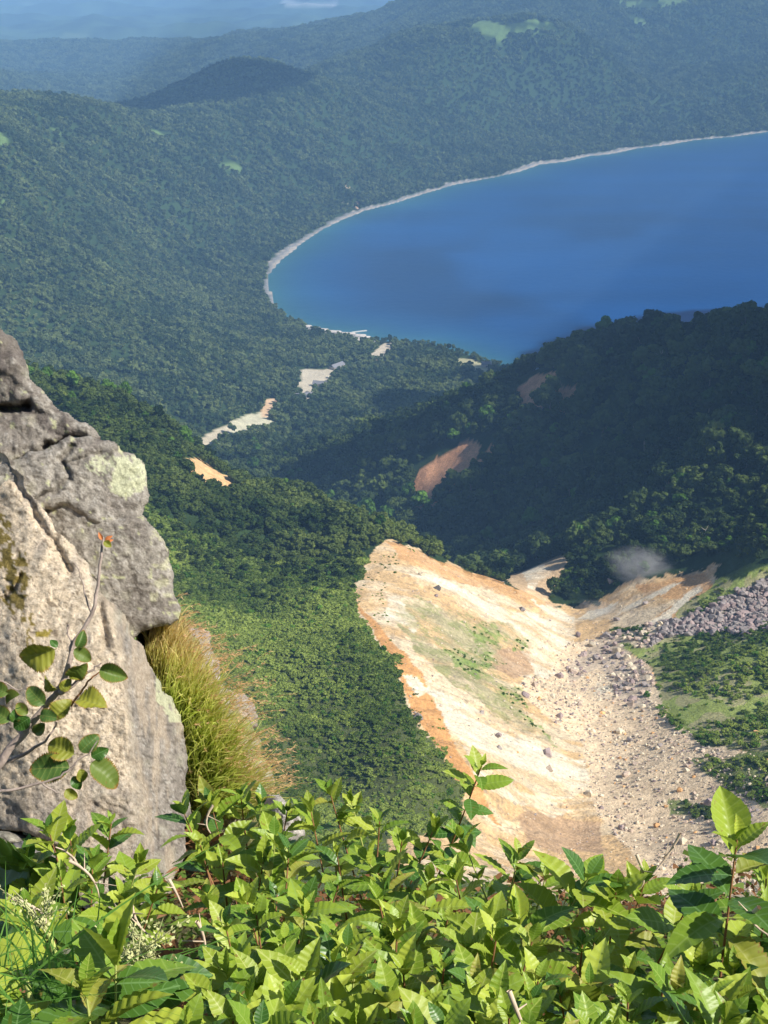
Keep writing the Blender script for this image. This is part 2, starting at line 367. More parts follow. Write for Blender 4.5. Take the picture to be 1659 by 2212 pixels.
R_cream = [
 [(880,1235),(960,1245),(1040,1290),(1100,1322),(1110,1345),(1040,1335),(960,1290),(900,1262)],
 [(1108,1322),(1160,1318),(1245,1372),(1205,1412),(1170,1400),(1108,1360)],
 [(1130,1400),(1170,1420),(1215,1445),(1190,1465),(1158,1450)],
 [(940,1508),(1010,1530),(1110,1585),(1262,1650),(1268,1700),(1200,1738),(1130,1705),(1040,1640),(980,1590)],
 [(832,1282),(865,1300),(912,1355),(890,1362),(832,1320)],
 [(990,1600),(1050,1645),(1130,1710),(1240,1752),(1180,1765),(1080,1720),(1010,1650)],
 [(1290,1460),(1340,1445),(1370,1460),(1320,1510),(1285,1500)],
 [(1240,1340),(1320,1300),(1420,1270),(1470,1262),(1380,1310),(1300,1345)],
 [(1330,1380),(1420,1330),(1510,1265),(1520,1275),(1430,1350),(1350,1400)],
 [(1150,1290),(1200,1310),(1250,1330),(1230,1370),(1190,1330)],
 [(1130,1225),(1175,1215),(1195,1225),(1160,1275),(1140,1275)],
 [(860,1450),(930,1490),(1050,1545),(1180,1610),(1120,1590),(980,1530),(880,1480)]]
R_floor = [(1215,1400),(1300,1370),(1400,1440),(1430,1520),(1500,1600),(1659,1640),(1900,1650),(1900,2300),(1450,2300),(1400,1900),(1300,1760),(1262,1700),(1275,1640),(1200,1560),(1120,1500),(1125,1462),(1190,1462)]
R_olive = [(900,1290),(960,1310),(1050,1345),(1120,1350),(1120,1390),(1050,1425),(1100,1480),(1150,1560),(1200,1615),(1130,1580),(1010,1500),(930,1440),(880,1380),(850,1320)]
R_green = [[(995,1345),(1060,1340),(1090,1385),(1030,1400)],[(1035,1412),(1075,1405),(1095,1438),(1050,1440)],[(1098,1388),(1138,1382),(1142,1402),(1105,1408)],[(1075,1478),(1125,1490),(1140,1530),(1095,1515)],[(1000,1420),(1040,1445),(1060,1470),(1010,1455)],[(960,1400),(1000,1395),(1060,1430),(1040,1470),(980,1440)],[(1120,1530),(1160,1570),(1210,1615),(1180,1600),(1130,1560)]]
R_brown = [[(1070,1410),(1140,1400),(1160,1450),(1110,1465),(1060,1440)],[(1290,1510),(1350,1500),(1350,1525),(1290,1530)],[(1420,1575),(1500,1600),(1490,1640),(1430,1620)],[(1500,1760),(1659,1750),(1659,1830),(1560,1820)],[(1120,1760),(1300,1770),(1300,1850),(1130,1830)]]
R_rust = [[(1370,1262),(1520,1236),(1545,1265),(1490,1330),(1400,1350),(1470,1290),(1400,1285)],[(835,1163),(930,1200),(1090,1262),(1200,1306),(1230,1345),(1180,1320),(1080,1285),(960,1240),(860,1210)],[(750,1290),(850,1420),(890,1540),(1000,1700),(1080,1790),(1050,1720),(970,1580),(910,1450),(820,1350)],[(1120,1345),(1160,1360),(1170,1395),(1125,1370)]]
R_meadow = [(1320,1352),(1440,1352),(1470,1310),(1560,1252),(1659,1225),(1900,1190),(1900,1640),(1659,1625),(1500,1600),(1440,1530),(1405,1440),(1330,1385)]
R_talus = [(1230,1440),(1300,1370),(1420,1345),(1480,1335),(1560,1290),(1659,1250),(1900,1200),(1900,1340),(1659,1370),(1560,1365),(1450,1375),(1400,1400),(1340,1385),(1410,1470),(1400,1540),(1330,1500),(1290,1440),(1230,1480)]
R_hum = [[(1440,1722),(1560,1742),(1625,1790),(1500,1762),(1450,1755)],[(1490,1640),(1560,1640),(1659,1622),(1900,1600),(1900,1740),(1659,1745),(1560,1700)]]
R_scars = [([(905,1125),(893,1050),(905,1010),(960,980),(1010,950),(1040,960),(1030,1010),(1000,1045),(960,1062),(935,1100)],640,960),
           ([(1110,890),(1120,835),(1160,808),(1200,806),(1215,845),(1155,890)],700,1000),([(1190,885),(1210,838),(1255,830),(1240,890)],700,1000),
           ([(1030,1000),(1060,962),(1072,968),(1045,1005)],640,960),
           ([(400,990),(430,992),(465,1015),(500,1030),(505,1065),(450,1058),(415,1035)],450,760)]
R_clear = [([(645,830),(650,800),(665,795),(690,800),(735,790),(725,810),(705,835),(680,845),(665,865),(650,860)],1100,1700,(.50,.44,.33)),
           ([(797,780),(800,765),(825,745),(850,740),(848,755),(820,775)],1300,1800,(.52,.45,.34)),
           ([(425,975),(432,948),(470,925),(500,918),(505,935),(470,960),(445,975)],950,1300,(.50,.44,.32)),
           ([(500,935),(500,910),(545,893),(585,885),(590,912),(560,925),(512,936)],1000,1400,(.50,.47,.33)),
           ([(560,898),(572,862),(598,860),(596,890),(575,902)],1000,1400,(.60,.42,.26)),
           ([(990,775),(1020,775),(1055,795),(1050,805),(1010,795),(985,785)],1300,1800,(.40,.38,.22)),
           ([(738,432),(748,440),(752,450),(742,448)],1800,3200,(.62,.58,.42)),([(764,436),(772,436),(778,450),(768,450)],1800,3200,(.60,.40,.28)),([(742,400),(756,400),(756,408),(744,408)],1800,3200,(.60,.44,.26)),
           ([(385,635),(392,622),(395,630),(388,640)],1300,2200,(.45,.42,.35))]
R_glade = [([(1005,60),(1040,45),(1080,50),(1100,60),(1160,40),(1200,48),(1215,70),(1180,75),(1150,66),(1120,80),(1090,88),(1060,92),(1030,75)],3000,5600),
           ([(1340,68),(1370,65),(1395,85),(1380,95),(1355,82)],3000,5600),([(1290,45),(1310,45),(1320,60),(1300,60)],3000,5600),([(1330,5),(1500,0),(1480,12),(1360,18)],3000,5800),([(1350,35),(1385,30),(1400,50),(1370,50)],3000,5800),
           ([(0,285),(18,300),(30,318),(0,318)],1500,3200),([(100,278),(130,275),(132,288),(105,286)],1500,3200),([(480,362),(515,354),(530,366),(500,372)],1500,3200),([(0,425),(20,430),(15,445),(0,450)],1500,3200),
           ([(310,285),(350,290),(355,305),(330,300)],1500,3200)]
def cover(x, y, z, sd, si, px, py):
    """albedo per point and a tree-free mask"""
    n = x.size
    n1 = fbm(x/9, y/9, 4, 71); n2 = fbm(x/60, y/60, 4, 72); n3 = fbm(x/2.2, y/2.2, 3, 73)
    c = np.empty((n, 3)); c[:] = (.028, .052, .016); c *= (.75 + .5*n2)[:, None]
    far = sstep(5000, 6500, y)
    lowl = np.array([.05, .085, .045])[None]*(.15 + 1.0*fbm(x/700, y/1400, 5, 74) + .8*sstep(.35, .65, fbm(x/130, y/260, 4, 76)))[:, None]
    fld = sstep(.68, .74, fbm(x/400, y/700, 4, 75))[:, None]*.6
    lowl = lowl*(1 - fld) + np.array([.14, .19, .09])*fld
    c = c*(1 - far[:, None]) + lowl*far[:, None]
    notree = np.zeros(n, bool)
    def put(m, col, k=1., var=.25, nn=None):
        nn = n1 if nn is None else nn
        cc = np.array(col)[None]*(1 - var + 2*var*nn[m])[:, None]
        kk = k if np.isscalar(k) else k[m][:, None]
        c[m] = c[m]*(1 - kk) + cc*kk
    # near low scrub soil
    m = (y < 520) & ~(px > 1659)
    put(m & (y < 400), (.11, .13, .045), .8)
    ac = -.12*x + .99*y + (fbm(x/30, y/30, 2, 82) - .5)*16; st = fbm(ac/6.5, (.99*x + .12*y)/38, 5, 81, .6)                      # down-slope streaks
    bare = region(R_bare, 225, 545, px, py, y, 9, .045) ; notree |= bare
    put(bare, (.58, .40, .21), 1., .25, n3); put(bare, (.68, .57, .40), sstep(.44, .60, .5*st + .5*fbm(x/16, y/16, 4, 84))*.85, .15, n3)
    sm = bare & (fbm(x/1.6, y/1.6, 3, 85) > .66); put(sm, (.34, .26, .18), .6)
    mo = region(R_mound, 520, 640, px, py, y, 4); notree |= mo; put(mo, (.56, .40, .24))
    for i, q in enumerate(R_rust): m = region(q, 225, 545, px, py, y, 6, s=i); put(m, (.56, .30, .12), np.clip((.75 if i == 2 else .3) + .7*st, 0, 1))
    for i, q in enumerate(R_brown): m = region(q, 225, 545, px, py, y, 8, s=i+4); put(m, (.40, .27, .17), .8)
    m = region(R_floor, 225, 545, px, py, y, 9); put(m, (.74, .58, .39), .92, .2, n3)
    m = region(R_olive, 225, 545, px, py, y, 8); put(m, (.33, .30, .17), .2 + .7*sstep(.4, .62, .6*fbm(x/9, y/9, 5, 88, .7) + .4*st))
    m2_ = m & (fbm(x/5, y/5, 5, 89, .7) > .56); put(m2_, (.24, .26, .10), .6)
    for i, q in enumerate(R_cream): m = region(q, 225, 640, px, py, y, 7, .03, s=i+9); put(m, (.68, .61, .47), .25 + .75*sstep(.36, .58, st), .10, n3)
    for i, q in enumerate(R_green): m = region(q, 225, 545, px, py, y, 8, .04, s=i+20); put(m, (.19, .26, .07), .15 + .75*sstep(.4, .65, fbm(x/3, y/3, 4, 87)))
    m = region(R_meadow, 225, 560, px, py, y, 8); notree |= m; put(m, (.27, .33, .09), .95, .3)
    m = m & (fbm(x/14, y/14, 3, 90) > .58); put(m, (.36, .33, .18), .8)
    m = region(R_talus, 225, 560, px, py, y, 7); notree |= m; put(m & (px < 1440), (.54, .44, .33), .85, .3, n3); put(m & (px >= 1440), (.27, .235, .20), .85, .35, n3)
    for i, q in enumerate(R_hum): m = region(q, 225, 560, px, py, y, 7, s=i+30); notree |= m; put(m, (.15, .20, .06), .9)
    for i, (q, y0, y1) in enumerate(R_scars):
        m = region(q, y0, y1, px, py, y, 3, .05, s=i+35); notree |= m
        put(m, (.66, .34, .18) if i < 4 else (.66, .42, .20), 1., .3, fbm((x+y)/3, (x-y)/14, 3, 91))
    for i, (q, y0, y1, cc) in enumerate(R_clear):
        m = region(q, y0, y1, px, py, y, 1.5, .08, s=i+45); notree |= m; put(m, cc, 1., .15)
    for i, (q, y0, y1) in enumerate(R_glade):
        m = region(q, y0, y1, px, py, y, 7, .06, s=i+60); notree |= m; put(m & (fbm(x/60, y/60, 4, 97) > .46), (.12, .19, .06), .9, .3)
    # shore
    beachy = (sd < 46) & (sd > -12) & (((si <= 22) & (x*0 == 0)) | ((si >= 25) & (si <= 27)))
    wv = (3 + 22*fbm(x/90, y/90, 3, 95)**1.5)*(1 + .5*sstep(2600, 3600, y)); small_b = (si >= 25) & (si <= 27); wv = np.where(small_b, 30, wv); beachy &= sd < wv
    wet = (sd < 46) & (sd > -30)
    notree |= (sd < 4) | beachy
    put(beachy, (.33, .30, .26), 1., .3, n3); put(beachy & small_b, (.60, .54, .48), 1., .2, n3)
    put(beachy & (abs(sd - wv*.68) < 4), (.20, .20, .20), 1., .1)     # shore road
    # pale patch painted on the distant plain
    m = inpoly(px, py, [(610,2),(650,4),(700,6),(730,11),(720,15),(680,13),(640,14),(612,8)]) & (y > 8000); put(m, (.45, .47, .45), 1.)
    return np.clip(c, 0.004, .9), notree
colg, NT = cover(Xf, Yf, Zg, SD, SI, PX, PY)
na, nl = sh
ii = np.arange(na*nl).reshape(na, nl)
F = np.stack([ii[:-1, :-1].ravel(), ii[1:, :-1].ravel(), ii[1:, 1:].ravel(), ii[:-1, 1:].ravel()], 1)
me = mesh_np('terrain', np.stack([Xf, Yf, Zg], 1), F); set_col(me, colg)
link('terrain', me, M_terrain, kind='structure', label='mountain slopes, bare crater ground and forested hills down to the lake')
# plain to the horizon
v = np.array([(-40000, -20000, -25), (40000, -20000, -25), (40000, 45000, -25), (-40000, 45000, -25)], float)
me = mesh_np('plain', v, np.array([[0, 1, 2, 3]])); set_col(me, (.05, .09, .05))
link('plain', me, M_terrain, kind='structure', label='distant green plain reaching the horizon')

# ---- summer haze over the whole place
HX0, HX1, HY0, HY1, HZ0, HZ1 = -40100, 40100, -20100, 45100, -27, 503
v = np.array([(x, y, z) for z in (HZ0, HZ1) for x, y in ((HX0, HY0), (HX1, HY0), (HX1, HY1), (HX0, HY1))], float)
f = np.array([(3, 2, 1, 0), (4, 5, 6, 7), (0, 1, 5, 4), (1, 2, 6, 5), (2, 3, 7, 6), (3, 0, 4, 7)])
hm, ns, ln = new_mat('haze'); o = ns.new('ShaderNodeOutputMaterial'); pv = ns.new('ShaderNodeVolumePrincipled')
pv.inputs['Color'].default_value = (.32, .60, 1.0, 1); pv.inputs['Density'].default_value = 1.3e-4; pv.inputs['Anisotropy'].default_value = -.3
ln.new(pv.outputs[0], o.inputs['Volume'])
link('haze', mesh_np('haze', v, f, False), hm, kind='stuff', label='blue summer haze in the air')

# ---- lake water
m, ns, ln = new_mat('lake_water')
o = ns.new('ShaderNodeOutputMaterial'); b = N(ns, 'ShaderNodeBsdfPrincipled', i_Roughness=.28); b.inputs['IOR'].default_value = 1.33
b.inputs['Specular IOR Level'].default_value = .18
a = N(ns, 'ShaderNodeAttribute', attribute_name='albedo'); tc = ns.new('ShaderNodeTexCoord')
t = N(ns, 'ShaderNodeTexNoise', i_Scale=.004, i_Detail=5.); mp = N(ns, 'ShaderNodeMapping'); mp.inputs['Scale'].default_value = (.6, 1.6, 1)
ln.new(tc.outputs['Object'], mp.inputs[0]); ln.new(mp.outputs[0], t.inputs['Vector'])
mr = N(ns, 'ShaderNodeMapRange', i_1=.35, i_2=.65, i_3=.84, i_4=1.12); ln.new(t.outputs[0], mr.inputs[0])
sc = N(ns, 'ShaderNodeVectorMath', operation='SCALE'); ln.new(a.outputs['Color'], sc.inputs[0]); ln.new(mr.outputs[0], sc.inputs['Scale'])
ln.new(sc.outputs[0], b.inputs['Base Color'])
t2 = N(ns, 'ShaderNodeTexNoise', i_Scale=.06, i_Detail=8., i_Roughness=.7); ln.new(tc.outputs['Object'], t2.inputs['Vector'])
bp = N(ns, 'ShaderNodeBump', i_Strength=.35, i_Distance=1.5); ln.new(t2.outputs[0], bp.inputs['Height']); ln.new(bp.outputs[0], b.inputs['Normal'])
ln.new(b.outputs[0], o.inputs[0]); M_water = m
wa = np.arange(-.22, 1.0, .004); wl = np.arange(math.log(1250), math.log(6500), .012)
WA, WL = np.meshgrid(wa, wl, indexing='ij'); wx = (WA*np.exp(WL)).ravel(); wy = np.exp(WL).ravel()
ins = inpoly(wx, wy, lake_np); dd, _ = edist(wx, wy, lake_np); wsd = np.where(ins, dd, -dd)
k = np.exp(-np.clip(wsd, 0, 1e9)/(26 + 60*fbm(wx/300, wy/300, 3, 5)))[:, None]
wc = np.array([.002, .055, .20])*(1 - k) + np.array([.03, .12, .15])*k
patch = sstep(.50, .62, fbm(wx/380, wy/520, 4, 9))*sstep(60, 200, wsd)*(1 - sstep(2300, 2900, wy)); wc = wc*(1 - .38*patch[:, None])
ii = np.arange(WA.size).reshape(WA.shape)
F = np.stack([ii[:-1, :-1].ravel(), ii[1:, :-1].ravel(), ii[1:, 1:].ravel(), ii[:-1, 1:].ravel()], 1)
keep = (wsd[F] > -60).any(1); F = F[keep]
us, inv = np.unique(F, return_inverse=True)
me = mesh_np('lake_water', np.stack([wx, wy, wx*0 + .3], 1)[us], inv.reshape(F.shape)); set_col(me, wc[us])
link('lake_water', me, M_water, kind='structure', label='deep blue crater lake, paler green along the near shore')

# ------------------------------------------------------------------ TREES
def tube(pts, rad, sides=6, cap=True):
    pts = np.asarray(pts, float); n = len(pts); V = []; F = []
    for k in range(n):
        t = pts[min(k+1, n-1)] - pts[max(k-1, 0)]; t /= np.linalg.norm(t) + 1e-9
        r = np.cross(t, (0.13, .9, .41)); r /= np.linalg.norm(r) + 1e-9; q = np.cross(t, r)
        for s in range(sides):
            an = 2*math.pi*s/sides; V.append(pts[k] + rad[k]*(math.cos(an)*r + math.sin(an)*q))
    for k in range(n-1):
        for s in range(sides):
            a = k*sides + s; b = k*sides + (s+1) % sides; F.append((a, b, b + sides, a + sides))
    return np.array(V), np.array(F)
def joinm(parts):
    V = []; F = []; o = 0
    for v, f in parts: V.append(v); F.append(f + o); o += len(v)
    return np.vstack(V), np.vstack(F)
def cards(cen, nrm, size, r, aspect=1.0):
    """quads with random roll facing nrm"""
    n = len(cen); t = r.normal(size=(n, 3)); u = np.cross(nrm, t); u /= np.linalg.norm(u, axis=1)[:, None] + 1e-9; w = np.cross(nrm, u)
    s = size[:, None]*.5
    V = np.stack([cen - u*s - w*s*aspect, cen + u*s - w*s*aspect*.6, cen + u*s*.8 + w*s*aspect, cen - u*s + w*s*aspect*.7], 1).reshape(-1, 3)
    return V, np.arange(n*4).reshape(n, 4)
def crown_mesh(name, r, H, R, clumps, per, leaf, mat, zlo=.35, flat=.75, core=True):
    """crown of leaf clumps inside an uneven volume; height H, radius R"""
    parts = []; tones = []
    cc = []
    for k in range(clumps):
        an = r.uniform(0, 2*math.pi); rr = R*.72*math.sqrt(r.uniform(0, 1)); q = rr/R
        zc = H*(zlo + (1 - zlo)*r.uniform(.25, .92)*(1 - .55*q*q))
        cc.append((rr*math.cos(an), rr*math.sin(an), zc, R*r.uniform(.26, .46)))
    for (x, y, z, cr) in cc:
        d = r.normal(size=(per, 3)); d[:, 2] = d[:, 2]*.9 + .25; d /= np.linalg.norm(d, axis=1)[:, None]
        p = np.array([x, y, z]) + d*cr*r.uniform(.72, 1.08, (per, 1))*np.array([1, 1, flat])
        nn = d + r.normal(size=d.shape)*.45; nn /= np.linalg.norm(nn, axis=1)[:, None]
        V, F = cards(p, nn, leaf*r.uniform(.7, 1.3, per), r); parts.append((V, F)); tones.append(np.repeat(np.clip(r.uniform(.2, .8) + r.normal(size=per)*.15, 0, 1), 4))
        if core:
            vs = []; fs = []
            for i in range(4):
                for j in range(6):
                    th = math.pi*(i + .5)/4; ph = 2*math.pi*j/6; vs.append((x + .78*cr*math.sin(th)*math.cos(ph), y + .78*cr*math.sin(th)*math.sin(ph), z + .78*cr*flat*math.cos(th)))
            for i in range(3):
                for j in range(6): fs.append((i*6 + j, (i+1)*6 + j, (i+1)*6 + (j+1) % 6, i*6 + (j+1) % 6))
            parts.append((np.array(vs), np.array(fs))); tones.append(np.full(24, .4))
    V, F = joinm(parts); me = mesh_np(name, V, F, False)
    at = me.attributes.new('tone', 'FLOAT', 'POINT'); at.data.foreach_set('value', np.concatenate(tones).astype(np.float32))
    me.materials.append(mat); return me, cc
def trunk_mesh(name, r, H, R, cc, mat):
    parts = []; b = np.array([0, 0, -.6]); top = np.array([r.uniform(-.4, .4), r.uniform(-.4, .4), H*.62])
    mid = (b + top)/2 + r.normal(size=3)*[.25, .25, 0]
    parts.append(tube([b, (b + mid)/2, mid, top], [H*.032, H*.026, H*.02, H*.008], 6))
    for (x, y, z, cr) in cc[:7]:
        s = b + (top - b)*r.uniform(.4, .8); e = np.array([x, y, z + cr*.3]); m_ = (s + e)/2 + np.array([0, 0, -.2])
        parts.append(tube([s, m_, e], [H*.012, H*.008, H*.003], 4))
    V, F = joinm(parts); me = mesh_np(name, V, F); me.materials.append(mat); return me
r0 = np.random.default_rng(3)
NEAR = []; NEAR_T = []
for k in range(6):
    H = 10.; R = (4.6, 4.0, 5.0, 4.3, 3.6, 4.8)[k]
    cm, cc = crown_mesh('tree_crown', r0, H, R, 16, 46, 1.0, M_crown_y if k == 4 else M_crown, zlo=.25); NEAR.append(cm)
    NEAR_T.append(trunk_mesh('tree_trunk', r0, H, R, cc, M_bark))
LOW = []
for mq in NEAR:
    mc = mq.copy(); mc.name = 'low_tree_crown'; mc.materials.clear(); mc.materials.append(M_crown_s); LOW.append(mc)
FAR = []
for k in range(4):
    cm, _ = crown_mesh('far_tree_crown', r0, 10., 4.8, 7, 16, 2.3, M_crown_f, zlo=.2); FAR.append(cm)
SCR = []
for k in range(4):
    cm, _ = crown_mesh('scrub_clump', r0, 1.7, 1.6, 9, 22, .42, M_scrub if k else M_crown_y, zlo=.05, flat=.6); SCR.append(cm)

def gz(x, y):
    z, sd, si = height(x, y, True); return z, sd, si
# visibility along each bearing, from the bare ground
slope = (Zg.reshape(sh) - CAM_Z)/Y
runmax = np.maximum.accumulate(slope, axis=1)
def visible(x, y, z, h, margin=.012):
    a = x/y; l = np.log(y)
    i = np.clip(np.searchsorted(GA, a), 0, len(GA)-1); j = np.clip(np.searchsorted(GL, l) - 2, 0, len(GL)-1)
    return (z + h - CAM_Z)/y > runmax[i, j] - margin
def scatter(n, y0, y1, a0, a1, seed):
    r = np.random.default_rng(seed); y = np.sqrt(r.uniform(y0*y0, y1*y1, n)); a = r.uniform(a0, a1, n); return a*y, y, r
def place_zone(dens, y0, y1, a0, a1, seed, h=8.):
    n = int(dens*(y1*y1 - y0*y0)*.5*(a1 - a0)); x, y, r = scatter(n, y0, y1, a0, a1, seed)
    z, sd, si = gz(x, y); px, py = to_px(x, y, z)
    col, nt_ = cover(x, y, z, sd, si, px, py)
    ok = ~nt_ & (sd > 3) & visible(x, y, z, h) & (px > -260) & (px < 1920)
    return x[ok], y[ok], z[ok], px[ok], py[ok], r

def gn_scatter(name, pts, rot, scl, idx, meshes, **props):
    me = bpy.data.meshes.new(name); me.vertices.add(len(pts)); me.vertices.foreach_set('co', np.ascontiguousarray(pts, dtype=np.float32).ravel())
    tint = np.clip((fbm(pts[:, 0]/32, pts[:, 1]/32, 4, 301) - .5)*3.2 + .5 + rng.normal(0, .2, len(pts)), 0, 1)
    for nm, ty, arr in (('tint', 'FLOAT', tint), ('rot', 'FLOAT', rot), ('scl', 'FLOAT_VECTOR', scl), ('idx', 'INT', idx)):
        at = me.attributes.new(nm, ty, 'POINT')
        if ty == 'FLOAT_VECTOR': at.data.foreach_set('vector', np.ascontiguousarray(arr, dtype=np.float32).ravel())
        elif ty == 'INT': at.data.foreach_set('value', np.ascontiguousarray(arr, dtype=np.int32))
        else: at.data.foreach_set('value', np.ascontiguousarray(arr, dtype=np.float32))
    ob = link(name, me, None, None, **props)
    ng = bpy.data.node_groups.new(name + '_scatter', 'GeometryNodeTree')
    ng.interface.new_socket('Geometry', in_out='INPUT', socket_type='NodeSocketGeometry'); ng.interface.new_socket('Geometry', in_out='OUTPUT', socket_type='NodeSocketGeometry')
    n = ng.nodes; gi = n.new('NodeGroupInput'); go = n.new('NodeGroupOutput')
    ins_ = n.new('GeometryNodeInstanceOnPoints'); join = n.new('GeometryNodeGeometryToInstance')
    for mm in reversed(meshes):
        src = bpy.data.objects.new(mm.name + '_source', mm)      # not linked to the scene: geometry for the nodes only
        oi = n.new('GeometryNodeObjectInfo'); oi.inputs[0].default_value = src; oi.inputs['As Instance'].default_value = True
        ng.links.new(oi.outputs['Geometry'], join.inputs[0])
    ng.links.new(gi.outputs[0], ins_.inputs['Points']); ng.links.new(join.outputs[0], ins_.inputs['Instance'])
    ins_.inputs['Pick Instance'].default_value = True
    def na_(nm, ty):
        q = n.new('GeometryNodeInputNamedAttribute'); q.data_type = ty; q.inputs[0].default_value = nm; return q.outputs[0]
    ng.links.new(na_('idx', 'INT'), ins_.inputs['Instance Index'])
    cx = n.new('ShaderNodeCombineXYZ'); ng.links.new(na_('rot', 'FLOAT'), cx.inputs[2])
    ng.links.new(cx.outputs[0], ins_.inputs['Rotation']); ng.links.new(na_('scl', 'FLOAT_VECTOR'), ins_.inputs['Scale'])
    ng.links.new(ins_.outputs[0], go.inputs[0])
    md = ob.modifiers.new('scatter', 'NODES'); md.node_group = ng
    return ob

# far forest beyond the valley
fx = []
for dens, y0, y1, sd_, sz in ((1/42., 1020, 2000, 11, .85), (1/62., 2000, 3600, 12, 1.05), (1/70., 3600, 6400, 13, 1.3)):
    x, y, z, px, py, r = place_zone(dens, y0, y1, -.36, .36, sd_)
    s = sz*(.45 + .75*fbm(x/55, y/55, 3, 33))*r.uniform(.75, 1.25, x.size)
    fx.append(np.stack([x, y, z, s, r.uniform(0, 6.28, x.size), r.uniform(.8, 1.25, x.size), r.integers(0, 4, x.size)], 1))
fx = np.vstack(fx)
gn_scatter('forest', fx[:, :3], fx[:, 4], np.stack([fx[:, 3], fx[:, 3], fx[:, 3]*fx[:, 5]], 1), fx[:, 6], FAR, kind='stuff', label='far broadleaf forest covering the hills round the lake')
# trees of the near spur and the shaded ridge
bx = []
x, y, z, px, py, r = place_zone(1/26., 520, 1060, -.5, .5, 21)
right = px > 830 - 0*px
s = np.where((px > 780) & (y > 560), 1.1, .74)*np.clip(np.exp(r.normal(0, .33, x.size)), .45, 1.9)*np.where(y < 600, .62, 1.)
keep = (r.uniform(0, 1, x.size) < np.where(s > .8, .62, 1.))
bx.append(np.stack([x, y, z, s, r.uniform(0, 6.28, x.size), r.uniform(.8, 1.2, x.size), r.choice([0, 1, 2, 3, 5, 4], x.size, p=[.2, .2, .2, .18, .16, .06])], 1)[keep])
x, y, z, px, py, r = place_zone(1/9., 395, 560, -.5, .05, 22, 4.)
kq = r.uniform(0, 1, x.size) < .25 + .75*sstep(395, 470, y); x, y, z, px, py = x[kq], y[kq], z[kq], px[kq], py[kq]
s = (.16 + .32*sstep(380, 560, y))*np.clip(np.exp(r.normal(0, .4, x.size)), .4, 2.)
x2, y2, z2, px2, py2, r = place_zone(1/16., 440, 560, .05, .5, 23, 6.)
okk = (px2 > 1235) & (py2 < np.interp(px2, [1230, 1400, 1500, 1659, 1900], [1290, 1225, 1200, 1215, 1180])); x2, y2, z2, px2 = x2[okk], y2[okk], z2[okk], px2[okk]
s2 = r.uniform(.34, .62, x2.size)*np.interp(px2, [1230, 1400], [.75, 1.])
bx.append(np.stack([x2, y2, z2, s2, r.uniform(0, 6.28, x2.size), r.uniform(.8, 1.1, x2.size), r.choice(6, x2.size)], 1))
lw = np.stack([x, y, z, s, r.uniform(0, 6.28, x.size), r.uniform(.7, 1.0, x.size), r.choice(6, x.size)], 1)
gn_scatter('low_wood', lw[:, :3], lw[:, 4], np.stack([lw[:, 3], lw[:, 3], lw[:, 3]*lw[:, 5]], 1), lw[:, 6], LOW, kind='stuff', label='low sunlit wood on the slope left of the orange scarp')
bx = np.vstack(bx)
size = bx[:, 3]/np.hypot(bx[:, 1], 230)
bpx, bpy_ = to_px(bx[:, 0], bx[:, 1], bx[:, 2])
inf = (bpx > 0) & (bpx < 1659) & (bpy_ > 600) & (bpy_ < 1700) & visible(bx[:, 0], bx[:, 1], bx[:, 2], 6*bx[:, 3], 0.)
inf &= ~inpoly(bpx, bpy_, [(-10, 700), (30, 730), (110, 860), (220, 940), (300, 990), (318, 1080), (390, 1320), (380, 1350), (560, 1560), (620, 1700), (-10, 1700)])
order = np.argsort(-np.where(inf, size, 0))[:292]
single = np.zeros(len(bx), bool); single[order] = True
rest = bx[~single]
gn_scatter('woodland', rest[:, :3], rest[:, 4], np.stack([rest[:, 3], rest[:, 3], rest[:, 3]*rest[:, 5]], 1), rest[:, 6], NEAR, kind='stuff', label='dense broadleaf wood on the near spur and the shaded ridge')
def tree_words(px, py, k):
    hue = 'bright yellow-green' if k == 4 else 'dark green'
    if px > 830 or py > 1e9:
        if py < 800 and px > 1150: return hue, 'tree on the skyline ridge against the blue lake'
        if px < 1040 and py < 1000: return hue, 'tree on the shaded ridge above the long red scar'
        if px < 1040: return hue, 'tree in the shaded ravine behind the orange ridge'
        if py < 900 and px < 1300: return hue, 'shaded tree beside the two upper red-brown scars'
        if py < 950: return hue, 'shaded tree high on the right ridge'
        if py < 1080 and px < 1300: return hue, 'shaded tree on the mid ridge right of the red scar'
        if py < 1080: return hue, 'shaded tree on the middle right ridge'
        if px < 1230: return hue, 'tree in the hollow behind the pale mound'
        if px < 1430: return hue, 'tree above the rising steam'
        return hue, 'tree behind the rusty slope at the right'
    if py < 960: return hue, 'tree on the spur crest beside the lichened rock'
    if py < 1060: return hue, 'tree on the left spur by the small ochre scar'
    if py < 1200: return hue, 'sunlit tree on the spur above the orange scarp'
    return hue, 'low sunlit tree on the slope left of the orange scarp'
SETS = {}
for t in bx[single]:
    k = int(t[6]); px, py = to_px(t[0], t[1], t[2]); hue, where = tree_words(float(px), float(py), k)
    e = empty('tree', t[:3], f'{hue} {where}', 'tree', f'{hue} {where}'.replace('tree', 'trees', 1), (0, 0, t[4]), (t[3], t[3], t[3]*t[5]))
    SETS.setdefault(e['label'], []).append((e, float(px), float(py), float(t[3]/t[1])))
    link('crown', NEAR[k], None, e, tint=float(np.clip((fbm(t[:1]/38, t[1:2]/38, 3, 301)[0] - .5)*2.4 + .5, 0, 1))); link('trunk', NEAR_T[k], None, e)

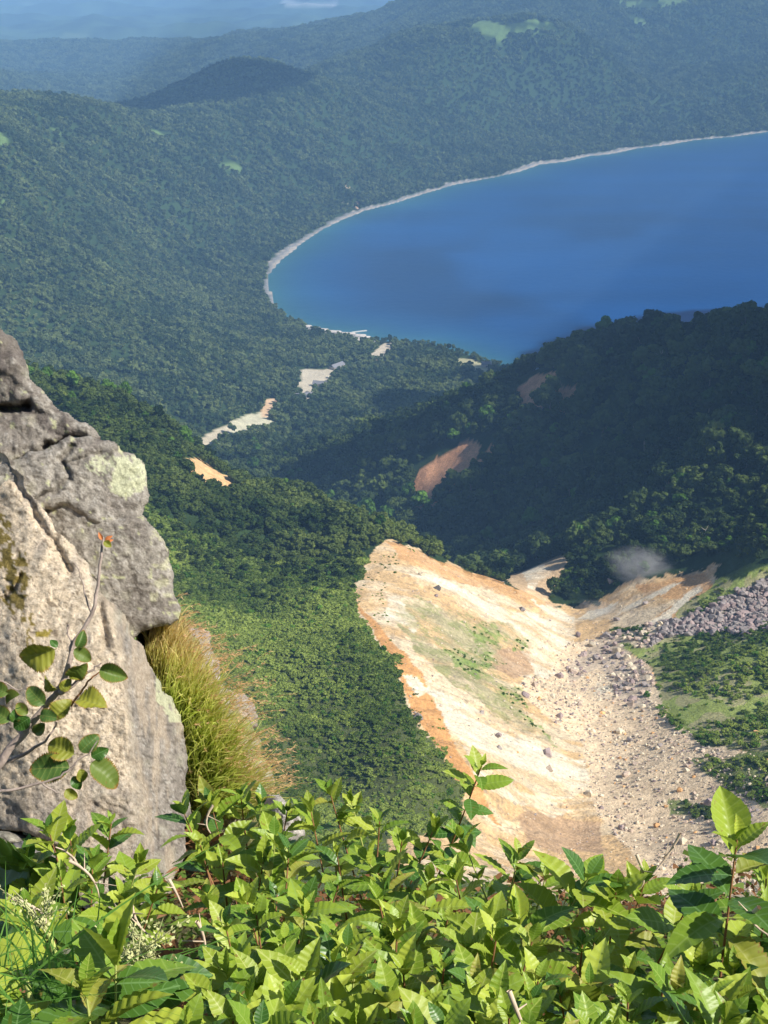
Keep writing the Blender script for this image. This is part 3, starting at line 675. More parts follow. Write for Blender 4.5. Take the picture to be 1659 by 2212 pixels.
# distinct trees
def tell_apart():
    # say within each area where the member stands and which is the largest there
    for key, L in SETS.items():
        noun = key.replace(' round-crowned', '')
        if len(L) <= 5:
            L.sort(key=lambda q: q[1]); od = ['leftmost', 'second from left', 'third from left', 'fourth from left', 'rightmost']
            for i, q in enumerate(L): q[0]['label'] = ' '.join((key + (', ' + ('rightmost' if i == len(L) - 1 else od[i]) if len(L) > 1 else '')).split())
            continue
        xs = np.argsort(np.argsort([q[1] for q in L])); n_ = len(L); nx = 4 if n_ > 24 else 3 if n_ > 9 else 2; cells = {}
        for q, i in zip(L, xs): cells.setdefault(int(i*nx/n_), []).append(q)
        for cx_, M1 in cells.items():
            ys = np.argsort(np.argsort([q[2] for q in M1])); ny = 4 if len(M1) > 12 else 3 if len(M1) > 6 else 2; rows = {}
            for q, i in zip(M1, ys): rows.setdefault(int(i*ny/len(M1)), []).append(q)
            for cy__, M2 in rows.items():
                M2.sort(key=lambda q: -q[3]); hx = {2: ['left', 'right'], 3: ['left', 'middle', 'right'], 4: ['far left', 'left', 'right', 'far right']}[nx][cx_]; hy = {2: ['upper', 'lower'], 3: ['upper', 'mid', 'lower'], 4: ['top', 'upper', 'lower', 'bottom']}[ny][cy__]
                for i, q in enumerate(M2):
                    rank = ('largest' if i == 0 and len(M2) > 1 else 'smallest' if i == len(M2) - 1 and len(M2) > 1 else '' if len(M2) <= 3 else 'second largest' if i == 1 else 'medium')
                    w = f'{rank} {noun}, {hy} {hx}'.strip().split(); q[0]['label'] = ' '.join(w).replace(' round-crowned', '').replace('on the mid ridge right of the red scar', 'on the mid ridge').replace('tree on the shaded ridge above the long red scar', 'tree above the long red scar')
def special_tree(px, py, Yg, s, k, label, mat=None):
    x, y, z = [float(v) for v in at_z(px, py, 0)]
    a = x/y; x, y = a*Yg, Yg; z = float(height(np.array([x]), np.array([y]))[0])
    e = empty('tree', (x, y, z), label, 'tree', None, (0, 0, 1.3), (s, s, s*1.15))
    link('crown', NEAR[k], None, e); link('trunk', NEAR_T[k], None, e)
def ground_hit(px, py, y0=100., y1=6000.):
    """where the view ray through a place in the photo meets the ground"""
    rx, ry, rz = ray(px, py); ys = np.exp(np.linspace(math.log(y0), math.log(y1), 1600)); t = ys/ry
    zr = CAM_Z + rz*t; zt = height(rx*t, ys); k = np.argmax(zr < zt); return np.array([rx*t[k], ys[k], zt[k]])
g = ground_hit(882, 1085, 560); 
for lab, px, py, s in (('tall bright green sunlit tree at the foot of the long red scar', 882, 1088, 1.5), ('bright green sunlit tree where the orange ridge begins', 822, 1150, .8)):
    g = ground_hit(px, py, 440 if px < 850 else 600); e = empty('tree', g, lab, 'tree', None, (0, 0, 1.3), (s, s, s*1.1))
    link('crown', NEAR[4], None, e); link('trunk', NEAR_T[4], None, e)
# bleached dead trees
def dead_tree(px, py, y0, H, lean, seed, label):
    g = ground_hit(px, py, y0); r = np.random.default_rng(seed)
    e = empty('dead_tree', g, label, 'dead tree')
    tip = np.array([lean*H, 0, H]); tr = [np.zeros(3) - [0, 0, .5], tip*.35 + [.3, 0, 0], tip*.7, tip]
    v, f = tube(tr, [H*.035, H*.028, H*.018, H*.006], 6); link('trunk', mesh_np('dead_trunk', v, f), M_white_bark, e)
    for q in range(6):
        s = tip*r.uniform(.35, .85); dd_ = np.array([r.uniform(-1, 1), r.uniform(-.4, .4), r.uniform(.2, .9)])*H*.32
        v, f = tube([s, s + dd_*.5 + [0, 0, -.1], s + dd_], [H*.014, H*.009, H*.004], 5); link('branch', mesh_np('dead_branch', v, f), M_white_bark, e)
dead_tree(1425, 800, 700, 14, .05, 1, 'bare whitish dead tree standing on the shaded ridge below the skyline')
dead_tree(1480, 1165, 520, 9, .35, 2, 'bleached dead tree leaning right, left of two above the rusty slope')
dead_tree(1512, 1175, 500, 10, .3, 3, 'bleached dead tree with forked trunk, right of two above the rusty slope')

# low scrub on the near slopes
sx = []
x, y, z, px, py, r = place_zone(1/1.9, 225, 470, -.5, .1, 31, 2.)
ok = (px > -300)
x, y, z, px, py = x[ok], y[ok], z[ok], px[ok], py[ok]
s = (.55 + .5*sstep(280, 400, y))*r.uniform(.6, 1.5, x.size)*(.5 + fbm(x/12, y/12, 3, 44))
sx.append(np.stack([x, y, z - .3, s, r.uniform(0, 6.28, x.size), r.uniform(.5, 1., x.size), r.choice(4, x.size, p=[.1, .3, .3, .3])], 1))
# scrub on the right bench and around the basin
xx, yy, r = scatter(19000, 240, 580, -.04, .5, 32); zz, sd, si = gz(xx, yy); px, py = to_px(xx, yy, zz)
R_bush = [[(1430,1400),(1560,1355),(1659,1345),(1900,1330),(1900,1500),(1659,1500),(1560,1520),(1470,1490),(1420,1450)],[(1490,1590),(1600,1540),(1659,1520),(1900,1500),(1900,1620),(1659,1620),(1520,1612)],
          [(1195,1275),(1215,1225),(1250,1215),(1330,1235),(1340,1265),(1280,1290),(1220,1290)],[(1450,1340),(1490,1310),(1580,1265),(1600,1280),(1520,1325)],[(1500,1640),(1659,1630),(1900,1620),(1900,1735),(1659,1740),(1540,1690)],
          [(1440,1720),(1560,1745),(1610,1780),(1500,1762)],[(1330,1355),(1400,1355),(1390,1385),(1340,1378)],[(1390,1500),(1440,1540),(1500,1590),(1480,1600)]]
mb = np.zeros(xx.size, bool)
for i, q in enumerate(R_bush): mb |= region(q, 225, 600, px, py, yy, 6, .04, s=i)
mg = np.zeros(xx.size, bool)
for i, q in enumerate(R_green): mg |= region(q, 225, 560, px, py, yy, 4, .04, s=i+20)
mm_ = region(R_meadow, 225, 560, px, py, yy, 8) & (fbm(xx/10, yy/10, 3, 45) > .52) & ~region(R_talus, 225, 560, px, py, yy, 7)
edge_px = inpoly(px, py, [(757,1200),(850,1165),(900,1190),(830,1290),(850,1400),(930,1500),(1010,1650),(1060,1760),(980,1790),(900,1600),(740,1320)])
med = edge_px & (fbm(xx/5, yy/5, 3, 46) > .58)
for msk, big, keep_p, ids in ((med, .32, .6, [1, 2, 3, 1]), (mb, .8, .75, [0, 1, 2, 3]), (mg, .35, .5, [0, 0, 1, 2]), (mm_, .5, .5, [0, 1, 2, 3])):
    kk = msk & (r.uniform(0, 1, xx.size) < keep_p) & visible(xx, yy, zz, 1.)
    q = int(kk.sum()); sx.append(np.stack([xx[kk], yy[kk], zz[kk] - .2, big*r.uniform(.5, 1.4, q), r.uniform(0, 6.28, q), r.uniform(.6, 1.1, q), np.array(ids)[r.integers(0, 4, q)]], 1))
sx = np.vstack(sx)
gn_scatter('scrub', sx[:, :3], sx[:, 4], np.stack([sx[:, 3], sx[:, 3], sx[:, 3]*sx[:, 5]], 1), sx[:, 6], SCR, kind='stuff', label='low green scrub on the slopes around the bare basin')
#__PART2__

# ------------------------------------------------------------------ CLOUDS that throw the shade seen on the ridge and on the far hill
def ico_np(sub=2):
    import bmesh
    bm = bmesh.new(); bmesh.ops.create_icosphere(bm, subdivisions=sub, radius=1.0)
    bm.verts.ensure_lookup_table(); V = np.array([v.co[:] for v in bm.verts]); F = np.array([[v.index for v in f.verts] for f in bm.faces]); bm.free(); return V, F
ICO2 = ico_np(2)
def cloud(poly_px, alt, rad, label, seed, y0=100., density=1.6, gaps=0., holes=()):
    r = np.random.default_rng(seed); P = np.array([ground_hit(px, py, y0) for px, py in poly_px]); base = float(P[:, 2].mean())
    Q = np.array([p + SUNV*((alt - p[2])/SUNV[2]) for p in P])
    x0, x1, y0_, y1 = Q[:, 0].min(), Q[:, 0].max(), Q[:, 1].min(), Q[:, 1].max()
    n = int(density*3*(x1 - x0)*(y1 - y0_)/(rad*rad)); cx = r.uniform(x0, x1, n); cy_ = r.uniform(y0_, y1, n)
    ins = inpoly(cx, cy_, [tuple(q[:2]) for q in Q])
    ed, _ = edist(cx, cy_, [tuple(q[:2]) for q in Q]); ins &= ed > rad*.55
    for hp in holes:
        hq = [tuple((p + SUNV*((alt - p[2])/SUNV[2]))[:2]) for p in (ground_hit(px, py, y0) for px, py in hp)]; he, _ = edist(cx, cy_, hq); ins &= ~inpoly(cx, cy_, hq) & (he > rad*1.5)
    if gaps: ins &= fbm(cx/(rad*2.2), cy_/(rad*2.2), 3, seed) > gaps
    parts = []; org = Q.mean(0)
    for x, y, e in zip(cx[ins], cy_[ins], ed[ins]):
        s = rad*r.uniform(.7, 1.15)*(1 + .4*min(1, e/(rad*4))); V = ICO2[0]*(1 + .12*np.sin(ICO2[0][:, [0]]*5 + x)*np.cos(ICO2[0][:, [1]]*4 + y))*s*np.array([1, 1, .8])
        parts.append((V + np.array([x, y, alt + r.uniform(0, rad*.8)]) - org, ICO2[1]))
    V, F = joinm(parts); o = link('cloud', mesh_np('cloud', V, F), M_cloud, None, label=label, category='cloud'); o.location = org; return o
cloud([(590,1052),(650,1014),(800,972),(980,898),(1130,822),(1170,780),(1280,738),(1400,706),(1659,690),(1900,680),(1900,950),(1659,975),(1560,975),(1460,1000),(1380,1045),(1250,1095),(1130,1165),(1000,1190),(920,1165),(860,1120),(855,1090),(905,1090),(925,1070),(905,1030),(870,1010),(800,1035),(700,1062)],
      1180, 26., 'white cumulus cloud right of the view, shading the wooded ridge', 5, 560., 3.2, 0., [[(880,1110),(890,1010),(950,960),(1020,925),(1065,950),(1050,1010),(960,1080)]])
cloud([(245,236),(330,206),(440,166),(508,142),(600,150),(690,166),(640,180),(560,200),(500,215),(420,228),(330,240)], 1300, 45., 'small white cloud shading the far wooded hill', 6, 1500., 4.5)
cloud([(1000,815),(1050,790),(1110,800),(1145,815),(1120,845),(1040,838)], 1120, 16., 'small puff of cloud shading the point by the lake', 7, 1150., 1.8)
cloud([(800,880),(850,850),(950,860),(1000,870),(960,885),(850,905)], 1120, 13., 'wisp of cloud shading the valley woods behind the ridge', 8, 1000., 1.8)

# ------------------------------------------------------------------ BOULDERS of the basin
import bmesh
def rock_hull(name, seed, flat=.75, n=17):
    r = np.random.default_rng(seed); bm = bmesh.new()
    for k in range(n):
        d = r.normal(size=3); d /= np.linalg.norm(d); d *= r.uniform(.8, 1.05); bm.verts.new((d[0], d[1]*r.uniform(.8, 1), d[2]*flat))
    res = bmesh.ops.convex_hull(bm, input=bm.verts); bmesh.ops.delete(bm, geom=[g for g in res['geom_interior'] if isinstance(g, bmesh.types.BMVert)], context='VERTS')
    me = bpy.data.meshes.new(name); bm.to_mesh(me); bm.free(); set_col(me, (1, 1, 1)); return me
M_stone = {k: plain_mat('stone_' + k, c, scale=1.6, var=.3, bump=.12, rnd=.2) for k, c in
           dict(grey=(.27, .235, .22), purple=(.31, .24, .225), cream=(.58, .50, .37), pink=(.46, .36, .28), orange=(.62, .36, .16), dark=(.12, .105, .10)).items()}
HULL = {}
for k in M_stone:
    HULL[k] = []
    for q in range(5):
        hme = rock_hull('boulder', 100 + q*7 + len(k)); hme.materials.append(M_stone[k]); HULL[k].append(hme)
rb = np.random.default_rng(91)
BIG = [(943,1273,2.6,'dark','tall dark split boulder standing on the pale upper scarp'),(942,1289,1.4,'purple','low purplish stone just below the dark split boulder'),
 (1319,1258,3.2,'grey','large dark grey boulder at the edge of the trees beside the steam'),(1394,1306,1.9,'grey','pointed grey boulder alone on the rusty right slope'),
 (1207,1463,2.7,'purple','dark purple boulder at the foot of the cream buttress'),(1134,1506,2.4,'purple','round purple-grey boulder below the pale cluster'),
 (1160,1466,2.0,'cream','cream boulder, right of the pale pair at the scarp foot'),(1138,1465,2.1,'cream','cream boulder, left of the pale pair at the scarp foot'),
 (1130,1481,1.5,'grey','small grey boulder under the pale pair'),(1152,1482,2.3,'pink','flat pinkish boulder under the pale pair'),
 (1252,1522,1.8,'pink','brown-pink boulder in the middle of the rubble floor'),(1209,1549,1.9,'purple','lone purple boulder on the pale rubble below the cluster'),
 (1340,1583,2.2,'cream','pale upright boulder in the rubble near the green bench'),(1360,1601,1.8,'grey','grey boulder just below the pale upright one'),
 (1184,1631,3.1,'purple','broad low purplish boulder on the white lower scarp'),(905,1556,2.6,'grey','grey boulder lying at the edge of the scrub and the orange bank'),
 (1440,1351,3.0,'grey','dark upright boulder where the rusty slope meets the talus'),(1332,1340,2.4,'grey','dark grey boulder topping the purple talus'),
 (1250,1376,2.5,'purple','purple-grey boulder in the gap at the buttress foot'),(1125,1318,2.6,'grey','flat grey slab at the top of the cream buttress'),
 (1042,1541,1.6,'grey','small grey rock in the upper white streak'),(1075,1591,1.7,'purple','small purple rock, upper of two on the white lower scarp'),(1077,1616,1.8,'grey','small grey rock, lower of two on the white lower scarp'),
 (1635,1588,2.2,'orange','rounded orange boulder at the right under the green bench'),(1577,1759,3.2,'grey','large grey boulder on the green hummock at lower right'),
 (1575,1787,2.8,'purple','large purplish boulder below the grey one on the hummock'),(1343,1791,1.9,'purple','purple boulder low in the stream bed'),
 (1475,1821,1.8,'cream','pale square boulder at the lower right, right of a pink one'),(1459,1821,1.7,'pink','pink boulder touching the pale square one at lower right'),
 (1419,1785,1.6,'orange','orange stone in the lower stream bed'),(1271,1718,2.2,'cream','pale cream boulder at the tip of the white lower scarp'),(1188,1664,2.0,'pink','pale pink boulder below the broad purplish one'),
 (1551,1855,1.9,'pink','brownish boulder near the right end of the bushes'),(1104,1530,1.0,'cream','small cream stone beside the green strip')]
def add_boulder(p, s, kind, label, group, pp=None):
    hm_ = HULL[kind][int(rb.integers(0, 5))]
    o = link('boulder', hm_, None, None, label=label, category='boulder')
    if group: o['group'] = group; SETS.setdefault(label, []).append((o, pp[0], pp[1], s/p[1]))
    o.location = (p[0], p[1], p[2] + s*.22); o.rotation_euler = (rb.uniform(-.35, .35), rb.uniform(-.35, .35), rb.uniform(0, 6.28)); o.scale = (s*rb.uniform(.85, 1.15), s*rb.uniform(.8, 1.), s*rb.uniform(.8, 1.15))
for px, py, s, kd, lab in BIG: add_boulder(ground_hit(px, py, 225.), s*.85, kd, lab, None)
xx, yy, r = scatter(60000, 235, 560, .02, .47, 55); zz, sd, si = gz(xx, yy); px, py = to_px(xx, yy, zz)
ta = region(R_talus, 225, 560, px, py, yy, 9); fl = region(R_floor, 225, 545, px, py, yy, 12); sc_ = region(R_bare, 225, 545, px, py, yy, 5) & ~fl & ~ta
hu = region([(1490,1690),(1659,1730),(1900,1740),(1900,1820),(1560,1810)], 225, 560, px, py, yy, 9)
greyt = inpoly(px, py, [(1400,1400),(1440,1335),(1659,1240),(1900,1190),(1900,1345),(1659,1375),(1560,1370),(1450,1385)])
u = r.uniform(0, 1, xx.size); vis = visible(xx, yy, zz, 1., 0.004)
take = vis & ((greyt & ta & (u < .9)) | (ta & ~greyt & (u < .15)) | (fl & ~ta & (u < .30)) | (sc_ & (u < .05)) | (hu & (u < .3)))
sz = np.where(greyt & ta, 1.15, np.where(ta, .95, np.where(fl, .42, np.where(hu, .9, .26))))*np.exp(r.normal(0, .42, xx.size)); sz = np.clip(sz, .12, 2.6)
xx, yy, zz, px, py, sz, ta, fl, greyt, hu = [q[take] for q in (xx, yy, zz, px, py, sz, ta, fl, greyt, hu)]
kinds = np.empty(len(xx), int); KL_ = ['grey', 'purple', 'cream', 'pink', 'orange']
for i in range(len(xx)):
    if greyt[i] and ta[i]: kinds[i] = rb.choice(2, p=[.6, .4])
    elif ta[i]: kinds[i] = rb.choice(4, p=[.22, .3, .2, .28])
    elif hu[i]: kinds[i] = rb.choice(2)
    else: kinds[i] = rb.choice(5, p=[.06, .1, .46, .33, .05])
infr = (px > 600) & (px < 1659) & (py < 1880)
od = np.argsort(-np.where(infr, sz/yy, 0)); big = od[:262]; bigm = np.zeros(len(xx), bool); bigm[big] = True
for i in big:
    kd = KL_[kinds[i]]; X_, Y_ = px[i], py[i]
    cn = {'grey': 'grey', 'purple': 'purplish', 'cream': 'cream', 'pink': 'pinkish', 'orange': 'orange'}[kd]
    where = 'in the grey talus at upper right' if greyt[i] and X_ > 1500 else 'in the boulder strip under the rusty slope' if greyt[i] else 'in the talus by the green bench' if ta[i] and Y_ < 1480 else \
            'in the talus below the pale mound of the floor' if ta[i] else 'around the green hummock at the lower right' if hu[i] else 'in the upper stream bed' if fl[i] and Y_ < 1560 else 'in the lower stream bed' if fl[i] else 'scattered on the bare scarp'
    add_boulder((xx[i], yy[i], zz[i]), sz[i], kd, f'{cn} boulder {where}', f'{cn} boulders {where}', (X_, Y_))
for ki, kd in enumerate(KL_):
    m = (kinds == ki) & ~bigm; q = int(m.sum())
    if q: gn_scatter('rubble', np.stack([xx[m], yy[m], zz[m] + sz[m]*.15], 1), rb.uniform(0, 6.28, q), np.stack([sz[m]*rb.uniform(.8, 1.2, q), sz[m]*rb.uniform(.8, 1.2, q), sz[m]*rb.uniform(.7, 1.2, q)], 1), rb.integers(0, 5, q), HULL[kd], kind='stuff', label=f'smaller {kd} stones strewn over the basin floor')

tell_apart()
# ------------------------------------------------------------------ STEAM
def steam(px, py, y0, size, dens, label, off=(0, 0, 0)):
    g = ground_hit(px, py, y0) + np.array(off); sm, ns, ln = new_mat('steam'); o = ns.new('ShaderNodeOutputMaterial'); pv = ns.new('ShaderNodeVolumePrincipled')
    pv.inputs['Color'].default_value = (.95, .95, .95, 1)
    tc = ns.new('ShaderNodeTexCoord'); t = N(ns, 'ShaderNodeTexNoise', i_Scale=2.6, i_Detail=5., i_Distortion=1.2); ln.new(tc.outputs['Object'], t.inputs['Vector'])
    ln_ = N(ns, 'ShaderNodeVectorMath', operation='LENGTH'); ln.new(tc.outputs['Object'], ln_.inputs[0])
    s1 = N(ns, 'ShaderNodeMath', operation='SUBTRACT', i_0=1.35); ln.new(ln_.outputs['Value'], s1.inputs[1])
    s2 = N(ns, 'ShaderNodeMath', operation='MULTIPLY'); ln.new(s1.outputs[0], s2.inputs[0]); ln.new(t.outputs[0], s2.inputs[1])
    mr = N(ns, 'ShaderNodeMapRange', i_1=.27, i_2=.62, i_3=0., i_4=dens); ln.new(s2.outputs[0], mr.inputs[0]); ln.new(mr.outputs[0], pv.inputs['Density']); ln.new(pv.outputs[0], o.inputs['Volume'])
    V = ICO2[0]*(1 + .15*np.sin(ICO2[0][:, [0]]*3 + px)); o_ = link('steam', mesh_np('steam', V, ICO2[1]), sm, None, kind='stuff', label=label); o_.location = g; o_.scale = size; o_.rotation_euler = (0, .25, 0)
steam(1395, 1262, 450, (24, 9, 14), .10, 'white steam puffing up behind the rusty slope', (0, 8, 4))
steam(1300, 1330, 450, (15, 8, 5), .05, 'thin bluish steam drifting over the gap', (0, 0, 3))

# ------------------------------------------------------------------ far huts, jetty
M_roof = plain_mat('roof_metal', (.20, .20, .22), var=.1); M_wall = plain_mat('hut_wall', (.55, .50, .44), var=.1); M_conc = plain_mat('concrete', (.55, .54, .50), var=.1)
def box(x0, x1, y0, y1, z0, z1):
    return np.array([(x0,y0,z0),(x1,y0,z0),(x1,y1,z0),(x0,y1,z0),(x0,y0,z1),(x1,y0,z1),(x1,y1,z1),(x0,y1,z1)], float), np.array([(3,2,1,0),(4,5,6,7),(0,1,5,4),(1,2,6,5),(2,3,7,6),(3,0,4,7)])
def hut(px, py, w, d, rz, label):
    g = ground_hit(px, py, 1000.); e = empty('hut', g, label, 'hut', None, (0, 0, rz))
    v, f = box(-w/2, w/2, -d/2, d/2, -2, 4.5); link('wall', mesh_np('hut_wall', v, f, False), M_wall, e)
    v = np.array([(-w/2-.6,-d/2-.6,4.4),(w/2+.6,-d/2-.6,4.4),(w/2+.6,d/2+.6,4.4),(-w/2-.6,d/2+.6,4.4),(-w/2-.6,0,7.5),(w/2+.6,0,7.5)], float)
    f1 = mesh_np('hut_roof', v, np.array([(0,1,5,4),(2,3,4,5)]), False); md = link('roof', f1, M_roof, e); md.modifiers.new('thick', 'SOLIDIFY').thickness = .3
    v, f = box(-1, 1, -d/2-.1, -d/2, 0, 2.2); link('door', mesh_np('hut_door', v, f, False), M_roof, e)
hut(655, 862, 22, 10, .3, 'grey-roofed building at the lower end of the large valley clearing')
hut(690, 836, 14, 8, -.2, 'small pale hut on the right edge of the large valley clearing')
hut(728, 797, 20, 9, .9, 'dark grey-roofed shed above the large valley clearing')
hut(1050, 793, 12, 7, .1, 'small hut on the grassy point by the lake')
p0 = at_z(760, 719, 0.); p1 = at_z(792, 715, 0.)
v, f = box(0, 1, -1.6, 1.6, .2, 1.2); dx, dy = float(p1[0] - p0[0]), float(p1[1] - p0[1]); L_ = math.hypot(dx, dy); v[:, 0] *= L_
e = empty('jetty', (float(p0[0]), float(p0[1]), 0), 'pale concrete jetty at the end of the small lake beach', 'jetty', None, (0, 0, math.atan2(dy, dx)))
link('deck', mesh_np('jetty_deck', v, f, False), M_conc, e)
for q in range(4):
    v, f = box(L_*(.2 + .22*q), L_*(.2 + .22*q) + .8, -1.4, 1.4, -4, .2); link('pier_post', mesh_np('pier_post', v, f, False), M_conc, e)

# ------------------------------------------------------------------ NEAR LEDGE under the shrubs
def hn(x, y):
    e = 2.95 + 1.7*sstep(-.25, -1.1, x)
    z = 499.02 - .57*y - 1.25*np.clip(y - e, 0, None) - 4*np.clip(y - 9, 0, None) + .12*(fbm(x*1.3 + 9, y*1.3 + 20, 4, 201) - .5) + .03*(fbm(x*9 + 9, y*9 + 30, 3, 202) - .5)
    return z
gx = np.linspace(-9, 9, 301); gy = np.linspace(-4, 12, 281); GX, GY = np.meshgrid(gx, gy, indexing='ij')
GZ = hn(GX, GY); ii = np.arange(GX.size).reshape(GX.shape); F = np.stack([ii[:-1, :-1].ravel(), ii[1:, :-1].ravel(), ii[1:, 1:].ravel(), ii[:-1, 1:].ravel()], 1)
me = mesh_np('ledge_ground', np.stack([GX.ravel(), GY.ravel(), GZ.ravel()], 1), F)
n1 = fbm(GX.ravel()*3, GY.ravel()*3, 4, 203)[:, None]; set_col(me, np.array([.10, .075, .045])*(1.3 - n1) + np.array([.07, .09, .03])*n1)
M_soil = attr_mat('soil', detail=((14., .4), (60., .3)), bump=((20., .03),))
link('ledge_ground', me, M_soil, kind='structure', label='dark soil of the ledge under the shrubs')

# ------------------------------------------------------------------ ROCKS
def jitter_poly(poly, seed, amp=5.0):
    r = np.random.default_rng(seed); P = [np.array(p, float) for p in poly]; 
    for it in range(3):
        Q = []
        for k in range(len(P)):
            a, b = P[k], P[(k+1) % len(P)]; d = b - a; L = np.linalg.norm(d); Q.append(a)
            if L > 9: Q.append((a + b)/2 + np.array([-d[1], d[0]])/L*r.normal()*min(amp, L*.09))
        P = Q
    return [tuple(p) for p in P]
def rock_mesh(name, poly, depth, thick, R, step, seed, amps=(.03, .018, .010, .005), color=None, T=.16, jit=4., cracks=(), kap=.13, nfac=34):
    poly = jitter_poly(poly, seed, jit); P = np.array(poly); x0, y0 = P.min(0) - step; x1, y1 = P.max(0) + step
    gx = np.arange(x0, x1 + step, step); gy = np.arange(y0, y1 + step, step); A_, B_ = np.meshgrid(gx, gy, indexing='ij')
    a = A_.ravel().copy(); b = B_.ravel().copy(); ins = inpoly(a, b, poly)
    ii = np.arange(a.size).reshape(A_.shape); F = np.stack([ii[:-1, :-1].ravel(), ii[:-1, 1:].ravel(), ii[1:, 1:].ravel(), ii[1:, :-1].ravel()], 1)
    F = F[ins[F].sum(1) >= 2]; us, inv = np.unique(F, return_inverse=True); F = inv.reshape(F.shape); a = a[us]; b = b[us]; ins = ins[us]
    ed, ix = edist(a, b, poly)
    # snap outer points to the outline
    for q in np.where(~ins)[0]:
        p0_, p1_ = P[ix[q]], P[(ix[q]+1) % len(P)]; d = p1_ - p0_; t = np.clip(np.dot((a[q], b[q]) - p0_, d)/(d @ d + 1e-9), 0, 1); a[q], b[q] = p0_ + t*d
    ed = np.where(ins, ed, 0)
    bul = np.sqrt(np.clip(1 - (1 - np.clip(ed/R, 0, 1))**2, 0, 1))
    D = depth(a, b) + T*(1 - bul)
    s = seed*3; nz = (ridged(a/330, b/300, 3, s) - .6)*amps[0] + (ridged(a/85 + fbm(a/120, b/120, 2, s)*2, b/75, 3, s + 5) - .6)*amps[1] + (fbm(a/20, b/20, 4, s + 9) - .5)*amps[2]*2 + (fbm(a/7, b/7, 3, s + 11) - .5)*amps[3]*2
    # faceting: quantised broad noise gives ledges
    q_ = fbm(a/140 + b/400, b/110 - a/500, 3, s + 15)*7; st = (np.floor(q_) + sstep(.35, .65, q_ - np.floor(q_)))/7; nz = nz + (st - .5)*amps[0]*1.4
    for (pl, wd, dp) in cracks:
        cd, _ = edist(a + (fbm(a/15, b/15, 3, 5) - .5)*14, b + (fbm(a/15, b/15, 3, 6) - .5)*14, pl, closed=False); nz = nz - dp*np.exp(-(cd/wd)**2)
    rr_ = np.random.default_rng(seed + 500); fc = np.full(len(a), 9.); cen = P.mean(0); sc_x = (x1 - x0)/2
    for k in range(nfac):
        pk = np.array([rr_.uniform(x0, x1), rr_.uniform(y0, y1)]); g_ = (pk - cen)/sc_x*np.array([1, .8]); h_ = kap*(1 - (g_ @ g_)) + rr_.normal(0, kap*.05); fc = np.minimum(fc, h_ - 2*kap*((a - pk[0])/sc_x*g_[0] + (b - pk[1])/sc_x*g_[1]*.8))
    nz = nz + fc - kap
    D = D - nz*(.25 + .75*bul)
    front = at_d(a, b, D).T
    # back: same outline, pushed away
    Db = depth(a, b) + T + thick*(.15 + .85*bul); back = at_d(a, b, Db).T
    nF = len(a); bnd = {}
    for f in F:
        for k in range(4):
            e_ = (f[k], f[(k+1) % 4]); 
            if (e_[1], e_[0]) in bnd: del bnd[(e_[1], e_[0])]
            else: bnd[e_] = 1
    side = np.array([(e_[1], e_[0], e_[0] + nF, e_[1] + nF) for e_ in bnd])
    V = np.vstack([front, back]); FF = np.vstack([F, F[:, ::-1] + nF, side]); me = mesh_np(name, V, FF, True)
    c = color(a, b, ed, nz); set_col(me, np.vstack([c, c])); return me, (a, b, D)
def mixc(c, m, col): m = np.asarray(m, float)[:, None]; return c*(1 - m) + np.array(col)[None]*m
def xc(b): return np.interp(b, [975, 1100, 1210, 1310, 1450, 1700, 1900], [30, 110, 185, 232, 262, 285, 305])
def lich(a, b, poly, s, w=10):
    return inpoly(a + (fbm(a/9, b/9, 3, s) - .5)*2*w, b + (fbm(a/9 + 7, b/9, 3, s + 1) - .5)*2*w, poly)
def grey_rock(a, b, ed, nz, seed=1, base=(.34, .31, .265), darkk=.5):
    n = fbm(a/60, b/60, 5, seed*7); n2 = fbm(a/14, b/14, 4, seed*7 + 2); n3 = fbm(a/5, b/5, 3, seed*7 + 3)
    c = np.array(base)[None]*(.65 + .7*n2)[:, None]
    c = mixc(c, sstep(.48, .66, n)*darkk, (.16, .135, .115)); c = mixc(c, sstep(.64, .72, n3)*.6, (.50, .47, .42)); c = mixc(c, sstep(.60, .7, fbm(a/6 + 30, b/6, 3, seed*7 + 4))*.75, (.10, .085, .07))
    c = mixc(c, sstep(.6, .7, fbm(a/35, b/35, 4, seed*7 + 5))*.35, (.42, .40, .30)); return c
LP1 = [(240,1040),(245,1010),(252,990),(285,983),(305,990),(318,1020),(315,1050),(300,1062),(280,1068),(265,1075),(240,1058)]
LP2 = [(185,1000),(205,988),(235,985),(262,990),(255,1000),(235,1010),(230,1025),(215,1035),(195,1015)]
def col_back(a, b, ed, nz):
    c = grey_rock(a, b, ed, nz, 3)
    up = sstep(960, 900, b - .2*a); c = mixc(c, up*sstep(.40, .6, fbm(a/30, b/30, 4, 77))*.75, (.13, .11, .10))
    m = lich(a, b, LP1, 81, 7) & (fbm(a/5, b/5, 3, 83) > .25); c = mixc(c, m*.95, (.56, .57, .38))
    m = lich(a, b, LP2, 84, 12) & (fbm(a/7, b/7, 3, 85) > .42); c = mixc(c, m*.85, (.54, .55, .37))
    spots = sstep(.75, .78, fbm(a/13 + 5, b/13, 3, 86)); c = mixc(c, spots*.85, (.55, .55, .32))
    m = (a > 270) & (b > 1140) & (b < 1300); c = mixc(c, m*(a > 325)*sstep(.56, .64, fbm(a/12, b/12, 4, 87))*.7, (.52, .50, .33)); return c
